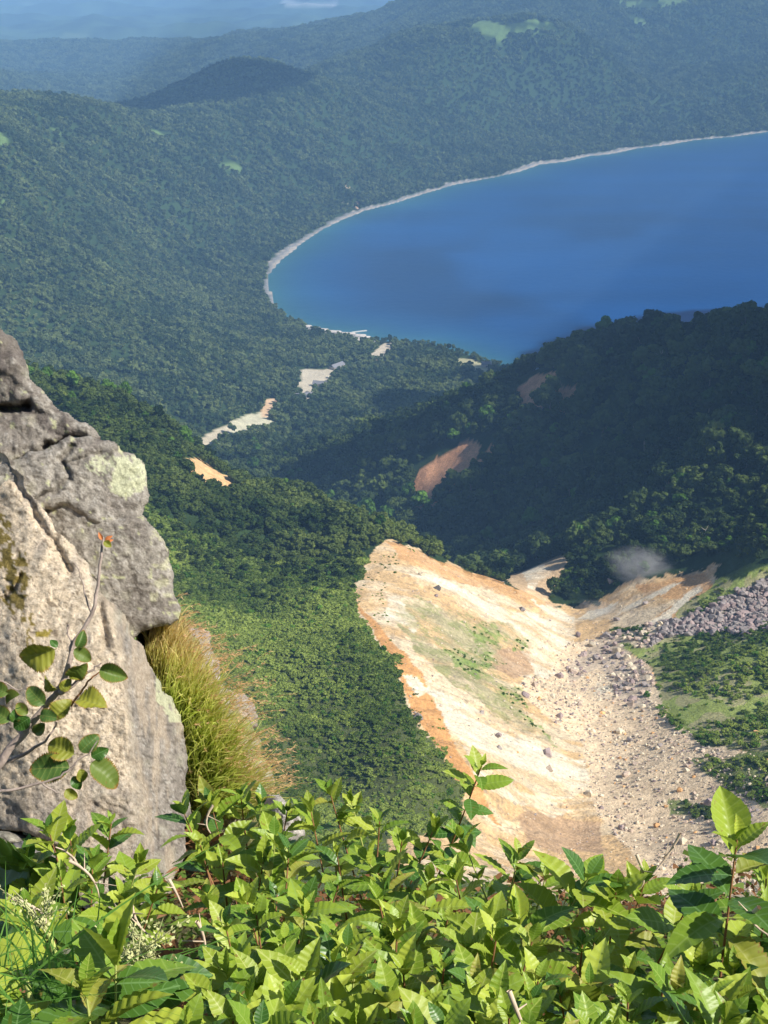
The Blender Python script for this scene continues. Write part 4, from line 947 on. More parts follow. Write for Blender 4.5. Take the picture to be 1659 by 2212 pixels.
def col_front(a, b, ed, nz):
    cream = np.array([.62, .51, .37])[None]*(.72 + .56*fbm(a/18, b/18, 5, 91))[:, None]
    cream = mixc(cream, sstep(.52, .7, fbm(a/45 + b/200, b/130, 4, 92))*.5, (.40, .34, .29)); cream = mixc(cream, sstep(.58, .68, fbm(a/6, b/6, 3, 93))*.6, (.78, .68, .53)); cream = mixc(cream, sstep(.64, .72, fbm(a/7 + 9, b/7, 3, 94))*.75, (.16, .12, .08))
    gr = grey_rock(a, b, ed, nz, 5, (.31, .275, .235), .35); gr = mixc(gr, sstep(.5, .68, fbm(a/16, b/110, 4, 95))*.6, (.50, .40, .29))
    k = sstep(-25, 30, a - xc(b) + (fbm(a/25, b/60, 3, 96) - .5)*80)
    k = np.maximum(k, sstep(1640, 1760, b + (fbm(a/60, b/60, 3, 97) - .5)*160)*.6)
    c = cream*(1 - k[:, None]) + gr*k[:, None]
    c = mixc(c, (((a > 335) & (b < 1560) & (ed < 26) & (fbm(a/6, b/6, 3, 98) > .35)))*.8, (.55, .56, .36))
    m = lich(a, b, [(-150,1100),(10,1100),(30,1180),(60,1220),(70,1250),(50,1290),(75,1330),(60,1400),(40,1340),(0,1280),(-150,1280)], 99, 20) & (fbm(a/10, b/10, 4, 100) > .47)
    c = mixc(c, m*.9, (.20, .15, .025)); m = lich(a, b, [(75,1365),(110,1360),(108,1375),(80,1376)], 101, 4); c = mixc(c, m*.9, (.32, .25, .03))
    return c
M_rock = attr_mat('rock', detail=((30., .18), (120., .22)), bump=((22., .016), (70., .008), (200., .003)), rough=.92, spec=.15)
M_rock.node_tree.nodes  # vertex colour carries lichen, grain comes from noise
ro = empty('rock_outcrop', at_d(100, 1100, 4.3), 'upper grey outcrop of cracked lichen-spotted slabs behind the cream boulder', 'rock')
def child_mesh(name, me, mat, parent):
    o = link(name, me, mat, parent); o.location = -Vector(parent.location); return o
PA = [(-330,640),(-150,680),(0,708),(30,728),(50,770),(60,790),(62,812),(90,840),(112,866),(135,890),(160,903),(185,912),(208,930),(218,945),(214,955),(196,957),(160,944),(90,980),(60,985),(0,1020),(-330,1060)]
PB = [(-330,1000),(0,1003),(60,975),(95,972),(150,940),(175,944),(215,949),(250,955),(262,975),(290,980),(308,995),(318,1030),(322,1075),(312,1095),(305,1126),(292,1133),(268,1128),(240,1139),(228,1141),(200,1134),(188,1130),(176,1116),(160,1104),(140,1093),(100,1100),(0,1200),(-330,1300)]
PC = [(60,1000),(135,1000),(170,1050),(195,1090),(228,1112),(268,1108),(290,1110),(308,1112),(345,1155),(365,1190),(372,1230),(378,1290),(391,1315),(386,1338),(368,1352),(310,1362),(250,1420),(60,1420)]
meA, _ = rock_mesh('rock_slab', PA, lambda a, b: 4.42 + (950 - b)*.0007 - a*.0002, .9, 26, 4.5, 11, (.05, .03, .014, .006), col_back, .10, 5, [([(0,880),(30,884),(60,876)], 8, .12), ([(95,965),(105,962)], 8, .08), ([(40,760),(60,768)], 5, .05)])
meB, _ = rock_mesh('rock_slab', PB, lambda a, b: 4.26 + (1050 - b)*.0006 + a*.0001, 1.0, 20, 4.5, 12, (.02, .016, .010, .005), col_back, .05, 4, [([(60,1085),(120,1060),(150,1030),(130,990),(160,960)], 5, .03), ([(150,1000),(190,985),(215,975)], 4, .02)], kap=.06, nfac=30)
meC, _ = rock_mesh('rock_slab', PC, lambda a, b: 4.20 + (1250 - b)*.0004, .9, 22, 4.5, 13, (.02, .016, .010, .005), col_back, .06, 4, kap=.05, nfac=30)
for mm in (meA, meB, meC): child_mesh('rock_slab', mm, M_rock, ro)
PF = [(-330,930),(-100,950),(0,975),(25,1010),(60,1060),(100,1105),(140,1160),(190,1215),(215,1275),(255,1310),(280,1345),(300,1385),(320,1430),(345,1468),(372,1505),(392,1560),(403,1620),(400,1680),(412,1740),(398,1790),(400,1850),(370,1930),(200,1990),(150,1900),(120,1830),(60,1800),(0,1790),(-330,1800)]
def dF(a, b): return 3.42 + (1700 - b)*.00105 + np.clip(a - xc(b), 0, None)*.0034 + np.clip(60 - a, 0, None)*.0007
meF, _ = rock_mesh('rock_outcrop', PF, dF, 1.3, 26, 4.0, 14, (.03, .014, .009, .005), col_front, .08, 4, [([(200,1220),(215,1290),(230,1400)], 8, .03), ([(10,1290),(35,1262),(45,1240)], 4, .04), ([(30,1030),(100,1150),(150,1230)], 9, .035)])
org = at_d(150, 1900, 3.5); meF.transform(Matrix.Translation(-Vector(org)))
o = link('rock_outcrop', meF, M_rock, None, label='large cream and grey weathered boulder rising behind the sapling at the left', category='rock'); o.location = org
def small_rock(poly, D, thick, R, seed, colf, label, step=4., jit=4, T=.12, cat='rock', name='rock'):
    me_, dat = rock_mesh(name, poly, lambda a, b: D + 0*a, thick, R, step, seed, (.05, .03, .010, .003), colf, T, jit); P = np.array(poly); c = at_d(P[:, 0].mean(), P[:, 1].max(), D); me_.transform(Matrix.Translation(-Vector(c)))
    o = link(name, me_, M_rock, None, label=label, category=cat); o.location = c; return dat
def colp(base, seed): return lambda a, b, ed, nz: grey_rock(a, b, ed, nz, seed, base, .3)
small_rock([(360,1345),(400,1348),(440,1358),(458,1375),(470,1420),(480,1470),(478,1500),(440,1560),(330,1560),(300,1380)], 4.55, .6, 40, 21, colp((.42, .34, .30), 21), 'pinkish rock knob behind the top of the dry grass')
small_rock([(460,1490),(530,1500),(552,1530),(556,1570),(530,1640),(450,1640)], 4.5, .5, 36, 22, colp((.42, .33, .27), 22), 'reddish rock knob among the dry grass stems at its right edge')
small_rock([(575,1715),(605,1716),(635,1745),(655,1780),(645,1830),(575,1830)], 3.7, .3, 28, 23, colp((.58, .54, .48), 23), 'whitish rock showing behind the shrubs below the grass')
small_rock([(-60,1835),(20,1825),(60,1812),(118,1835),(132,1880),(120,1960),(-60,1960)], 3.1, .4, 36, 24, colp((.34, .31, .28), 24), 'grey rock at the foot of the cream boulder by the left edge')
small_rock([(-60,1785),(40,1800),(100,1795),(80,1822),(20,1832),(-60,1845)], 3.35, .3, 16, 25, colp((.28, .26, .22), 25), 'thin grey slab wedged in the dark hollow under the cream boulder')
def col_m(a, b, ed, nz):
    c = np.array([.30, .29, .12])[None]*(.6 + .8*fbm(a/12, b/12, 4, 31))[:, None]; return mixc(c, sstep(.5, .65, fbm(a/30, b/30, 3, 32))*.6, (.40, .36, .28))
DM = small_rock([(290,1345),(400,1352),(440,1420),(500,1500),(550,1580),(585,1660),(600,1760),(560,1900),(380,1960),(300,1650)], 4.22, .9, 90, 26, col_m, 'earthy ledge that carries the dry grass tuft', T=.30, cat='ledge', name='earth_ledge')

# ------------------------------------------------------------------ GRASS TUFT
rg = np.random.default_rng(77)
def blades(P, dirs, L, wid, droop, segs=5):
    n = len(P); t = np.linspace(0, 1, segs + 1)
    C_ = P[:, None] + dirs[:, None]*L[:, None, None]*t[None, :, None] + droop[:, None]*(L[:, None, None]*(t**2)[None, :, None])
    tg = np.gradient(C_, axis=1); sd = np.cross(tg, rg.normal(size=(n, 1, 3))); sd /= np.linalg.norm(sd, axis=2, keepdims=True) + 1e-9
    w = wid[:, None, None]*(1 - t**1.6*.92)[None, :, None]
    V = np.stack([C_ - sd*w, C_ + sd*w], 2).reshape(n, -1, 3); m = 2*(segs + 1)
    f = np.array([(2*k, 2*k+1, 2*k+3, 2*k+2) for k in range(segs)]); F = (f[None] + (np.arange(n)*m)[:, None, None]).reshape(-1, 4)
    return V.reshape(-1, 3), F, np.repeat(np.tile(t, (n, 1)), 2, axis=1).reshape(-1), np.repeat(np.arange(n), m), C_
a_, b_, D_ = DM
sel = (a_ > 310) & (b_ < 1770) & (a_ < 380 + (b_ - 1350)*.42); idx = rg.choice(np.where(sel)[0], 4600)
ga, gb, gd = a_[idx], b_[idx], D_[idx]; P0 = at_d(ga + rg.normal(0, 2, ga.size), gb, gd - .01).T
gold = np.clip(sstep(1580, 1400, gb)*.9 + sstep(-40, 60, ga - (330 + (gb - 1350)*.42))*.4 + rg.normal(0, .22, ga.size), 0, 1)
L = rg.uniform(.10, .24, ga.size)*(.6 + .4*sstep(1370, 1500, gb)); dirs = np.stack([rg.normal(.12, .18, ga.size) + .55*sstep(420, 600, ga), rg.normal(-.1, .25, ga.size), rg.uniform(.7, 1.1, ga.size)], 1); dirs /= np.linalg.norm(dirs, axis=1)[:, None]
droop = np.stack([rg.normal(.14, .12, ga.size), rg.normal(-.05, .12, ga.size), -rg.uniform(.05, .32, ga.size)], 1)
V1, F1, t1, id1, _ = blades(P0, dirs, L, rg.uniform(.0020, .0040, ga.size), droop)
g1 = np.array([.42, .60, .08]); g2 = np.array([.74, .80, .20]); y1_ = np.array([.92, .70, .36]); y2_ = np.array([.60, .36, .20])
k = gold[id1]; c1 = (g1*(1 - t1[:, None]) + g2*t1[:, None])*(1 - k[:, None]) + (np.array([.60, .56, .14])*(1 - t1[:, None]) + y1_*t1[:, None])*k[:, None]
# long flowering stems with drooping panicles
ns_ = 420; idx = rg.choice(np.where(sel & (a_ > 330 + (b_ - 1350)*.22))[0], ns_); P2 = at_d(a_[idx], b_[idx], D_[idx]).T
L2 = rg.uniform(.16, .32, ns_)*(.55 + .45*sstep(1370, 1500, b_[idx])); d2 = np.stack([rg.normal(.35, .25, ns_), rg.normal(0, .2, ns_), rg.uniform(.7, 1., ns_)], 1); d2 /= np.linalg.norm(d2, axis=1)[:, None]
dr2 = np.stack([rg.uniform(.1, .4, ns_), rg.normal(0, .1, ns_), -rg.uniform(.2, .6, ns_)], 1)
V2, F2, t2, id2, C2_ = blades(P2, d2, L2, np.full(ns_, .0010), dr2, 7)
heads = []
for q in range(ns_):
    for s in range(12):
        tt = rg.uniform(.80, 1.0)*7; i0 = min(int(tt), 6); p = C2_[q, i0]*(1 - tt + i0) + C2_[q, i0+1]*(tt - i0); heads.append(p)
H0 = np.array(heads); hd = np.stack([rg.normal(.6, .25, len(H0)), rg.normal(0, .25, len(H0)), rg.normal(.1, .35, len(H0))], 1); hd /= np.linalg.norm(hd, axis=1)[:, None]
V3, F3, t3, id3, _ = blades(H0, hd, rg.uniform(.008, .018, len(H0)), np.full(len(H0), .0013), np.zeros((len(H0), 3)), 2)
c2 = np.tile(np.array([.80, .60, .32]), (len(V2), 1)); c3 = np.tile(np.array([.85, .58, .32]), (len(V3), 1))*rg.uniform(.7, 1.2, (len(H0), 1)).repeat(6, 0)
V, F = joinm([(V1, F1), (V2, F2), (V3, F3)]); me = mesh_np('grass_tuft', V, F, True); set_col(me, np.vstack([c1, c2, c3]))
def thin_mat(name, trans=.35):
    m, ns, ln = new_mat(name); o = ns.new('ShaderNodeOutputMaterial'); a = N(ns, 'ShaderNodeAttribute', attribute_name='albedo'); d = N(ns, 'ShaderNodeBsdfPrincipled', i_Roughness=.6); t = ns.new('ShaderNodeBsdfTranslucent'); mx = N(ns, 'ShaderNodeMixShader', i_0=trans)
    d.inputs['Specular IOR Level'].default_value = .25
    ln.new(a.outputs['Color'], d.inputs['Base Color']); ln.new(a.outputs['Color'], t.inputs[0]); ln.new(d.outputs[0], mx.inputs[1]); ln.new(t.outputs[0], mx.inputs[2]); ln.new(mx.outputs[0], o.inputs[0]); return m
M_grass = thin_mat('grass_blades', .5)
link('grass', me, M_grass, None, kind='stuff', label='golden and green tuft of long grass right of the cream boulder')

# ------------------------------------------------------------------ LEAVES
def leaf_geo(name, mat, Wd=.30, nl=34, nw=3, pleat=.010, fold=.18, droop=.25, serr=.016, nv=8, tipk=1.0, wave=0., round_=False, pet=.06):
    """unit-length leaf along +X, upper face +Z"""
    t = np.linspace(0, 1, nl + 1); s = np.linspace(-1, 1, 2*nw + 1); T_, S_ = np.meshgrid(t, s, indexing='ij')
    if round_: w = Wd*np.sin(np.pi*np.clip(t, 0, 1)**.9)**.62
    else: w = Wd*np.sin(np.pi*np.clip(t, 0, 1)**.92)**.95
    w = np.maximum(w, .004); se = 1 + serr*((np.arange(nl + 1) % 2)*2 - 1)
    Wm = (w*se)[:, None]; y = S_*w[:, None]; y[:, 0] = -(w*se); y[:, -1] = w*se
    ph = (T_ - .42*np.abs(S_)*Wd)*nv
    z = fold*np.abs(y) - droop*T_**2 + pleat*np.cos(2*np.pi*ph)*np.minimum(1, np.abs(S_)*2.2)*np.minimum(1, w[:, None]/Wd*1.3) + wave*np.sin(T_*9)*S_
    x = T_*(1 - .12*droop) + pet
    V = np.stack([x.ravel(), y.ravel(), z.ravel()], 1); ii = np.arange(T_.size).reshape(T_.shape)
    F = np.stack([ii[:-1, :-1].ravel(), ii[1:, :-1].ravel(), ii[1:, 1:].ravel(), ii[:-1, 1:].ravel()], 1)
    vein = np.maximum(np.exp(-(S_*w[:, None]/.012)**2), .75*np.exp(-((ph - np.round(ph))/.13)**2)*(np.abs(S_) > .05))
    ev = np.maximum(np.abs(S_)**2, sstep(.75, 1, T_))*.62
    n0 = len(V); pv, pf = tube([(0, 0, 0), (pet*.5, 0, -.002), (pet, 0, 0)], [.011, .009, .008], 4)
    V = np.vstack([V, pv]); F = np.vstack([F, pf + n0]); me = mesh_np(name, V, F)
    for nm, arr in (('ph', (ph + 40).ravel()), ('mid', (S_*w[:, None]).ravel()), ('edge', ev.ravel())):
        at = me.attributes.new(nm, 'FLOAT', 'POINT'); q = np.zeros(len(V), np.float32); q[:n0] = arr; q[n0:] = .25 if nm == 'ph' else 0; at.data.foreach_set('value', q)
    me.materials.append(mat); return me
M_leaf = leaf_mat('shrub_leaf', (.19, .31, .025), (.46, .54, .07), .34, (.40, .50, .10), .42)
M_leaf_d = leaf_mat('shrub_leaf_dark', (.045, .12, .018), (.10, .20, .025), .22, (.14, .26, .08), .35)
M_leaf_m = leaf_mat('shrub_leaf_mid', (.12, .24, .022), (.30, .41, .045), .3, (.28, .40, .08), .4)
M_leaf_y = leaf_mat('shrub_leaf_pale', (.30, .40, .04), (.42, .50, .06), .4, (.50, .56, .16), .45)
M_alder = leaf_mat('sapling_leaf', (.05, .13, .03), (.17, .22, .035), .25, (.17, .22, .05), .5, edge=(.45, .16, .05))
M_alder_y = leaf_mat('sapling_leaf_olive', (.18, .21, .025), (.30, .31, .04), .25, (.30, .32, .07), .5, edge=(.42, .20, .06))
M_stem = plain_mat('shrub_stem', (.26, .13, .06), scale=40, var=.3); M_stem_g = plain_mat('green_stem', (.38, .42, .12), scale=30, var=.2); M_twig = plain_mat('twig_bark', (.36, .29, .25), scale=40, var=.35, bump=.004)
M_dry = plain_mat('dry_twig', (.58, .46, .34), scale=40, var=.25); M_flower = plain_mat('flower_buds', (.46, .47, .22), scale=40, var=.3); M_und = plain_mat('leaf_underside', (.36, .36, .29), scale=20, var=.1)
M_leaf_b = leaf_mat('shrub_leaf_browned', (.20, .24, .03), (.38, .38, .06), .3, (.36, .38, .10), .5, edge=(.30, .15, .05))
LV = [leaf_geo('leaf', M_leaf, .24, fold=.25, droop=.22, pleat=.014), leaf_geo('leaf', M_leaf, .22, fold=.50, droop=.35, pleat=.016), leaf_geo('leaf', M_leaf_m, .26, fold=.10, droop=.12, pleat=.012, wave=.02),
      leaf_geo('leaf', M_leaf, .25, fold=.75, droop=.10, pleat=.017), leaf_geo('leaf', M_leaf_m, .21, fold=.30, droop=.50, pleat=.012), leaf_geo('leaf', M_leaf_y, .24, fold=.20, droop=.2, pleat=.012),
      leaf_geo('leaf', M_leaf_d, .25, fold=.20, droop=.28, pleat=.010), leaf_geo('leaf', M_leaf_b, .22, fold=.6, droop=.6, pleat=.016, wave=.04, serr=.06)]
rl = np.random.default_rng(5)
def frame_matrix(pos, d, up, s):
    d = np.array(d, float); d /= np.linalg.norm(d) + 1e-9; n = np.array(up, float) - d*np.dot(up, d); n /= np.linalg.norm(n) + 1e-9; y = np.cross(n, d)
    M_ = Matrix.Identity(4)
    for i in range(3): M_[i][0] = d[i]*s; M_[i][1] = y[i]*s; M_[i][2] = n[i]*s; M_[i][3] = pos[i]
    return M_
def put_leaf(parent, me, pos, d, up, s, label=None):
    o = bpy.data.objects.new('leaf', me); COL.objects.link(o); o.parent = parent; p = np.array(pos) - np.array(parent.location[:])
    o.matrix_basis = frame_matrix(p, d, up, s)
    if label: o['label'] = label
    return o
def bez(p0, p1, p2, n): t = np.linspace(0, 1, n)[:, None]; return (1-t)**2*p0 + 2*t*(1-t)*p1 + t*t*p2
def shoot(parent, tip, base, nodes=7, ls=.088, gap=.028, pale=.10, dark=.12):
    tip = np.array(tip, float); base = np.array(base, float); ctl = base*.45 + tip*.55 + np.array([rl.normal(0, .02), rl.normal(0, .02), .02]); ctl[:2] = base[:2]*.35 + tip[:2]*.65
    C_ = bez(base, ctl, tip, 14); seg = np.linalg.norm(np.diff(C_, axis=0), axis=1); S_ = np.r_[0, np.cumsum(seg)]; Lt = S_[-1]
    v, f = tube(C_ - np.array(parent.location[:]), np.linspace(.0034, .0013, 14), 6); st = link('stem', mesh_np('stem', v, f), M_stem if rl.random() < .7 else M_stem_g, parent)
    az = rl.uniform(0, 6.28); pos_s = Lt
    for k in range(nodes):
        u_ = max(0., pos_s); P_ = np.array([np.interp(u_, S_, C_[:, i]) for i in range(3)]); q = np.array([np.interp(max(0, u_ - .02), S_, C_[:, i]) for i in range(3)]); ax = P_ - q; ax = ax/(np.linalg.norm(ax) + 1e-9) if np.linalg.norm(ax) > 1e-6 else np.array([0, 0, 1.])
        e1 = np.cross(ax, (0.3, .9, .1)); e1 /= np.linalg.norm(e1); e2 = np.cross(ax, e1)
        size = ls*min(1., .42 + .26*k)*rl.uniform(.82, 1.18); th = math.radians(min(64, 20 + 11*k) + rl.normal(0, 9))
        for h in (0, math.pi):
            if rl.random() < .06 and k > 1: continue
            a = az + h + rl.normal(0, .18); rad = math.cos(a)*e1 + math.sin(a)*e2; t2_ = th + rl.normal(0, .12); d = ax*math.cos(t2_) + rad*math.sin(t2_); d[2] -= .10*k*.3
            up = ax*math.sin(t2_) - rad*math.cos(t2_) + np.array([0, 0, .5]) + rl.normal(0, .16, 3)
            w = rl.random(); me_ = LV[7] if w > .95 else LV[5] if w < pale else LV[6] if w < pale + dark else LV[int(rl.integers(0, 5))]
            put_leaf(parent, me_, P_, d, up, size)
        az += math.pi/2 + rl.normal(0, .15); pos_s -= gap*min(1.3, .5 + .22*k)*rl.uniform(.85, 1.15)
        if pos_s < .04: break
def depth_row(py): return float(np.interp(py, [1650, 1720, 1800, 1900, 2050, 2212, 2450], [3.0, 2.85, 2.55, 2.2, 1.8, 1.45, 1.15]))
tips = []   # (px, py, depth, nodes, leaf length, tag)
for px, py, nd, lsz, d in [(1040,1655,11,.078,2.55),(712,1695,6,.085,2.8),(760,1720,5,.08,2.8),(938,1740,6,.085,2.6),(1000,1765,6,.085,2.5),(1120,1800,6,.09,2.4),(620,1740,6,.085,2.8),(520,1705,6,.085,2.9),(455,1720,6,.09,2.8),(395,1735,6,.09,2.7),(565,1720,5,.08,2.9),(670,1730,6,.085,2.75),(820,1760,6,.085,2.6),
    (868,1770,7,.09,2.5),(1180,1840,6,.09,2.35),(1395,1850,6,.09,2.3),(1270,1850,7,.11,2.2),(1330,1880,6,.09,2.2),(1592,1800,8,.115,1.75),(1490,1900,7,.10,2.1),(1655,1850,7,.10,2.0),
    (105,1778,6,.095,2.5),(150,1790,6,.085,2.55),(240,1765,5,.085,2.6),(60,1840,5,.085,2.5),(200,1850,6,.085,2.4),(300,1850,5,.08,2.5),(260,1920,5,.085,2.3),(130,1880,6,.085,2.3),(340,1905,5,.075,2.3),(250,2060,5,.13,1.5),(185,2125,4,.12,1.45)]:
    tips.append((px, py + (0 if px == 1040 else 14 if px < 850 or px == 1592 else 48), d, nd + (px != 1040), lsz*.9))
for iy, py in enumerate(np.arange(1800, 2460, 60)):
    for ix in range(23):
        px = -20 + ix*78 + (39 if iy % 2 else 0) + rl.normal(0, 16); qy = py + rl.normal(0, 16)
        top = np.interp(px, [0, 380, 420, 560, 820, 1000, 1150, 1290, 1460, 1560, 1700], [2500, 2500, 1810, 1790, 1830, 1880, 1965, 2000, 2030, 1990, 1950])
        if px < 430 and not (px > 330 and qy > 1950): continue
        if qy < top + 8 or rl.random() < .08: continue
        tips.append((px, qy, depth_row(qy)*rl.uniform(.94, 1.06), int(rl.integers(6, 9)), rl.uniform(.056, .092)))
for px, py, d in [(20,2260,1.4),(120,2330,1.3),(330,2300,1.3),(60,1960,2.2)]: tips.append((px, py, d, 5, .09))
T3 = np.array([at_d(t[0], t[1], t[2]) for t in tips])
# gather neighbouring shoots into shrubs
un = list(range(len(tips))); shrubs = []
un.sort(key=lambda i: (round(T3[i, 1]/.33), T3[i, 0]))
while un:
    i = un[0]; dist = [(np.hypot(*(T3[j, :2] - T3[i, :2])), j) for j in un]; dist.sort(); grp = [j for dd_, j in dist[:5] if dd_ < .42]; shrubs.append(grp); un = [j for j in un if j not in grp]
rowsn = ['in the row along the bottom edge', 'in the second row above the bottom edge', 'in the middle rows of the thicket', 'in the row just behind the thicket middle', 'in the top row against the slopes']
info = []
for grp in shrubs:
    c = T3[grp].mean(0); ctop = np.mean([tips[j][1] for j in grp]); cpx = np.mean([tips[j][0] for j in grp]); row = 0 if ctop > 2160 else 1 if ctop > 2050 else 2 if ctop > 1940 else 3 if ctop > 1850 else 4; info.append([row, cpx, grp, c])
ordn = ['leftmost', 'second', 'third', 'fourth', 'fifth', 'sixth', 'seventh', 'eighth', 'ninth', 'tenth', 'eleventh', 'twelfth', 'thirteenth', 'fourteenth', 'fifteenth', 'sixteenth', 'seventeenth', 'eighteenth', 'nineteenth', 'twentieth', 'twenty-first', 'twenty-second']
for row in range(5):
    rs = sorted([q for q in info if q[0] == row], key=lambda q: q[1])
    for k, (rw, cpx, grp, c) in enumerate(rs):
        lab = f'green-leaved shrub {rowsn[row]}, ' + (ordn[k] + ' from the left' if k else 'leftmost of them')
        if 0 in grp: lab = 'shrub with the tallest shoot, standing up against the pale scree'
        if 18 in grp: lab = 'shrub with the large corrugated leaves and yellow stem at the right edge'
        if 21 in grp: lab = 'small shrub in front of the cream boulder at the far left'
        bx_, by_ = c[0] + rl.normal(0, .03), c[1] - .06; bz = float(hn(np.array([bx_]), np.array([by_]))[0]) - .02
        e = empty('leafy_shrub', (bx_, by_, bz), lab, 'shrub', 'green-leaved shrubs across the foreground')
        for j in grp:
            base = np.array([bx_, by_, bz]) + np.r_[rl.normal(0, .03, 2), 0]; shoot(e, T3[j], base, tips[j][3], tips[j][4])

# ------------------------------------------------------------------ SAPLING in front of the cream boulder
sp = empty('sapling', at_d(-30, 1700, 2.7), 'thin alder sapling with browned pleated leaves in front of the cream boulder', 'sapling')
def branch(pts, d, r0_, r1_, mat=M_twig, name='branch', dv=0.):
    P_ = np.array([at_d(x, y, d + dv*k) for k, (x, y) in enumerate(pts)]); Q = []
    for k in range(len(P_) - 1):
        for t in np.linspace(0, 1, 4)[:-1]: Q.append(P_[k]*(1 - t) + P_[k+1]*t)
    Q.append(P_[-1]); Q = np.array(Q); Q[1:-1] = (Q[:-2] + 2*Q[1:-1] + Q[2:])/4 + rl.normal(0, .0012, Q[1:-1].shape)
    v, f = tube(Q - np.array(sp.location[:]), np.linspace(r0_, r1_, len(Q)), 8); return link(name, mesh_np(name, v, f), mat, sp)
branch([(-30,1690),(0,1649),(21,1616),(55,1580),(82,1546),(105,1518),(126,1494),(147,1446),(155,1396),(183,1355),(205,1310),(215,1240),(221,1185),(223,1160)], 2.7, .0105, .0022, name='main_stem')
branch([(126,1496),(141,1493),(157,1479),(176,1460),(200,1446),(219,1432)], 2.69, .006, .0015)
branch([(153,1525),(172,1500),(190,1470),(208,1458),(222,1448)], 2.68, .003, .0012, M_stem)
branch([(155,1396),(145,1360),(150,1345),(142,1372)], 2.70, .002, .001)
branch([(200,1330),(185,1290),(180,1262),(160,1215)], 2.72, .0022, .0009)
branch([(-30,1665),(0,1654),(49,1630),(87,1610),(114,1579),(122,1560)], 2.75, .0055, .0015)
branch([(-30,1720),(0,1713),(60,1698),(92,1692),(131,1677),(155,1659),(168,1640),(193,1628),(210,1600)], 2.62, .0035, .0012)
branch([(92,1692),(110,1706),(130,1712)], 2.61, .002, .001)
branch([(-30,1480),(5,1470),(40,1495),(60,1478)], 2.66, .002, .001)
AL = [leaf_geo('leaf', M_alder, .37, round_=True, pleat=.016, fold=.45, droop=.30, nv=7, serr=.07, wave=.05), leaf_geo('leaf', M_alder_y, .40, round_=True, pleat=.026, fold=.7, droop=.35, nv=6, serr=.07, wave=-.06), leaf_geo('leaf', M_alder, .33, round_=True, pleat=.014, fold=1.3, droop=.5, nv=7, serr=.07), leaf_geo('leaf', M_leaf_d, .36, round_=True, pleat=.010, fold=.35, droop=.2, nv=7, serr=.06, wave=.05)]
def sleaf(b0, t0, k, d=2.68, dd_=.0, roll=0., s=1.0):
    p = at_d(b0[0], b0[1], d); q = at_d(t0[0], t0[1], d + dd_); v_ = q - p; cv = np.array([roll*1.5 + rl.normal(0, .45), -1. + rl.normal(0, .35), .75 + rl.normal(0, .4)]); put_leaf(sp, AL[k], p, v_, cv, np.linalg.norm(v_)*s)
for b0, t0, k, dd_, roll in [((123,1401),(42,1430),1,-.01,.2),((124,1400),(110,1382),3,0,0),((98,1524),(58,1486),0,.0,-.2),((147,1463),(184,1450),1,.0,.3),((146,1461),(182,1446),0,-.03,0),((212,1446),(272,1463),2,.0,0),((167,1511),(220,1515),1,-.03,.1),
    ((25,1559),(-22,1530),0,0,0),((25,1562),(48,1530),3,0,.3),((163,1631),(102,1606),1,0,.1),((172,1625),(210,1590),0,0,-.3),((155,1657),(64,1660),0,-.02,.1),((193,1646),(256,1693),0,0,.2),((157,1675),(172,1705),3,0,0),((125,1489),(90,1468),1,0,.1),
    ((130,1492),(152,1470),1,0,.5),((114,1556),(147,1512),1,0,-.4),((85,1545),(118,1548),0,-.02,0),((66,1548),(30,1575),3,0,0),((165,1400),(183,1365),2,0,.2),((158,1402),(195,1425),0,0,.1),((20,1500),(-25,1480),0,0,0),((45,1500),(5,1515),2,0,.2),((60,1545),(35,1520),0,0,0),((172,1660),(180,1690),1,.0,.4),((195,1635),(232,1620),3,0,0),((98,1560),(70,1590),2,0,0),((140,1705),(165,1725),1,0,0),((10,1880),(105,1925),3,-.25,0),((-30,1940),(30,1975),3,-.25,0)]:
    sleaf(b0, t0, k, 2.66, dd_, roll)
M_red = plain_mat('withered_leaf', (.62, .22, .08), scale=30, var=.3)
WL_ = leaf_geo('withered_leaf', M_red, .22, fold=.5, droop=.3)
for b0, t0 in (((225,1172),(258,1160)),((226,1168),(248,1152)),((222,1168),(210,1145))):
    o = put_leaf(sp, WL_, at_d(*b0, 2.7), at_d(*t0, 2.69) - at_d(*b0, 2.7), (0, -1, .7), .02, 'withered orange-red leaf at the twig tip')
sleaf((223,1170), (240,1180), 1, 2.69, 0, .4)

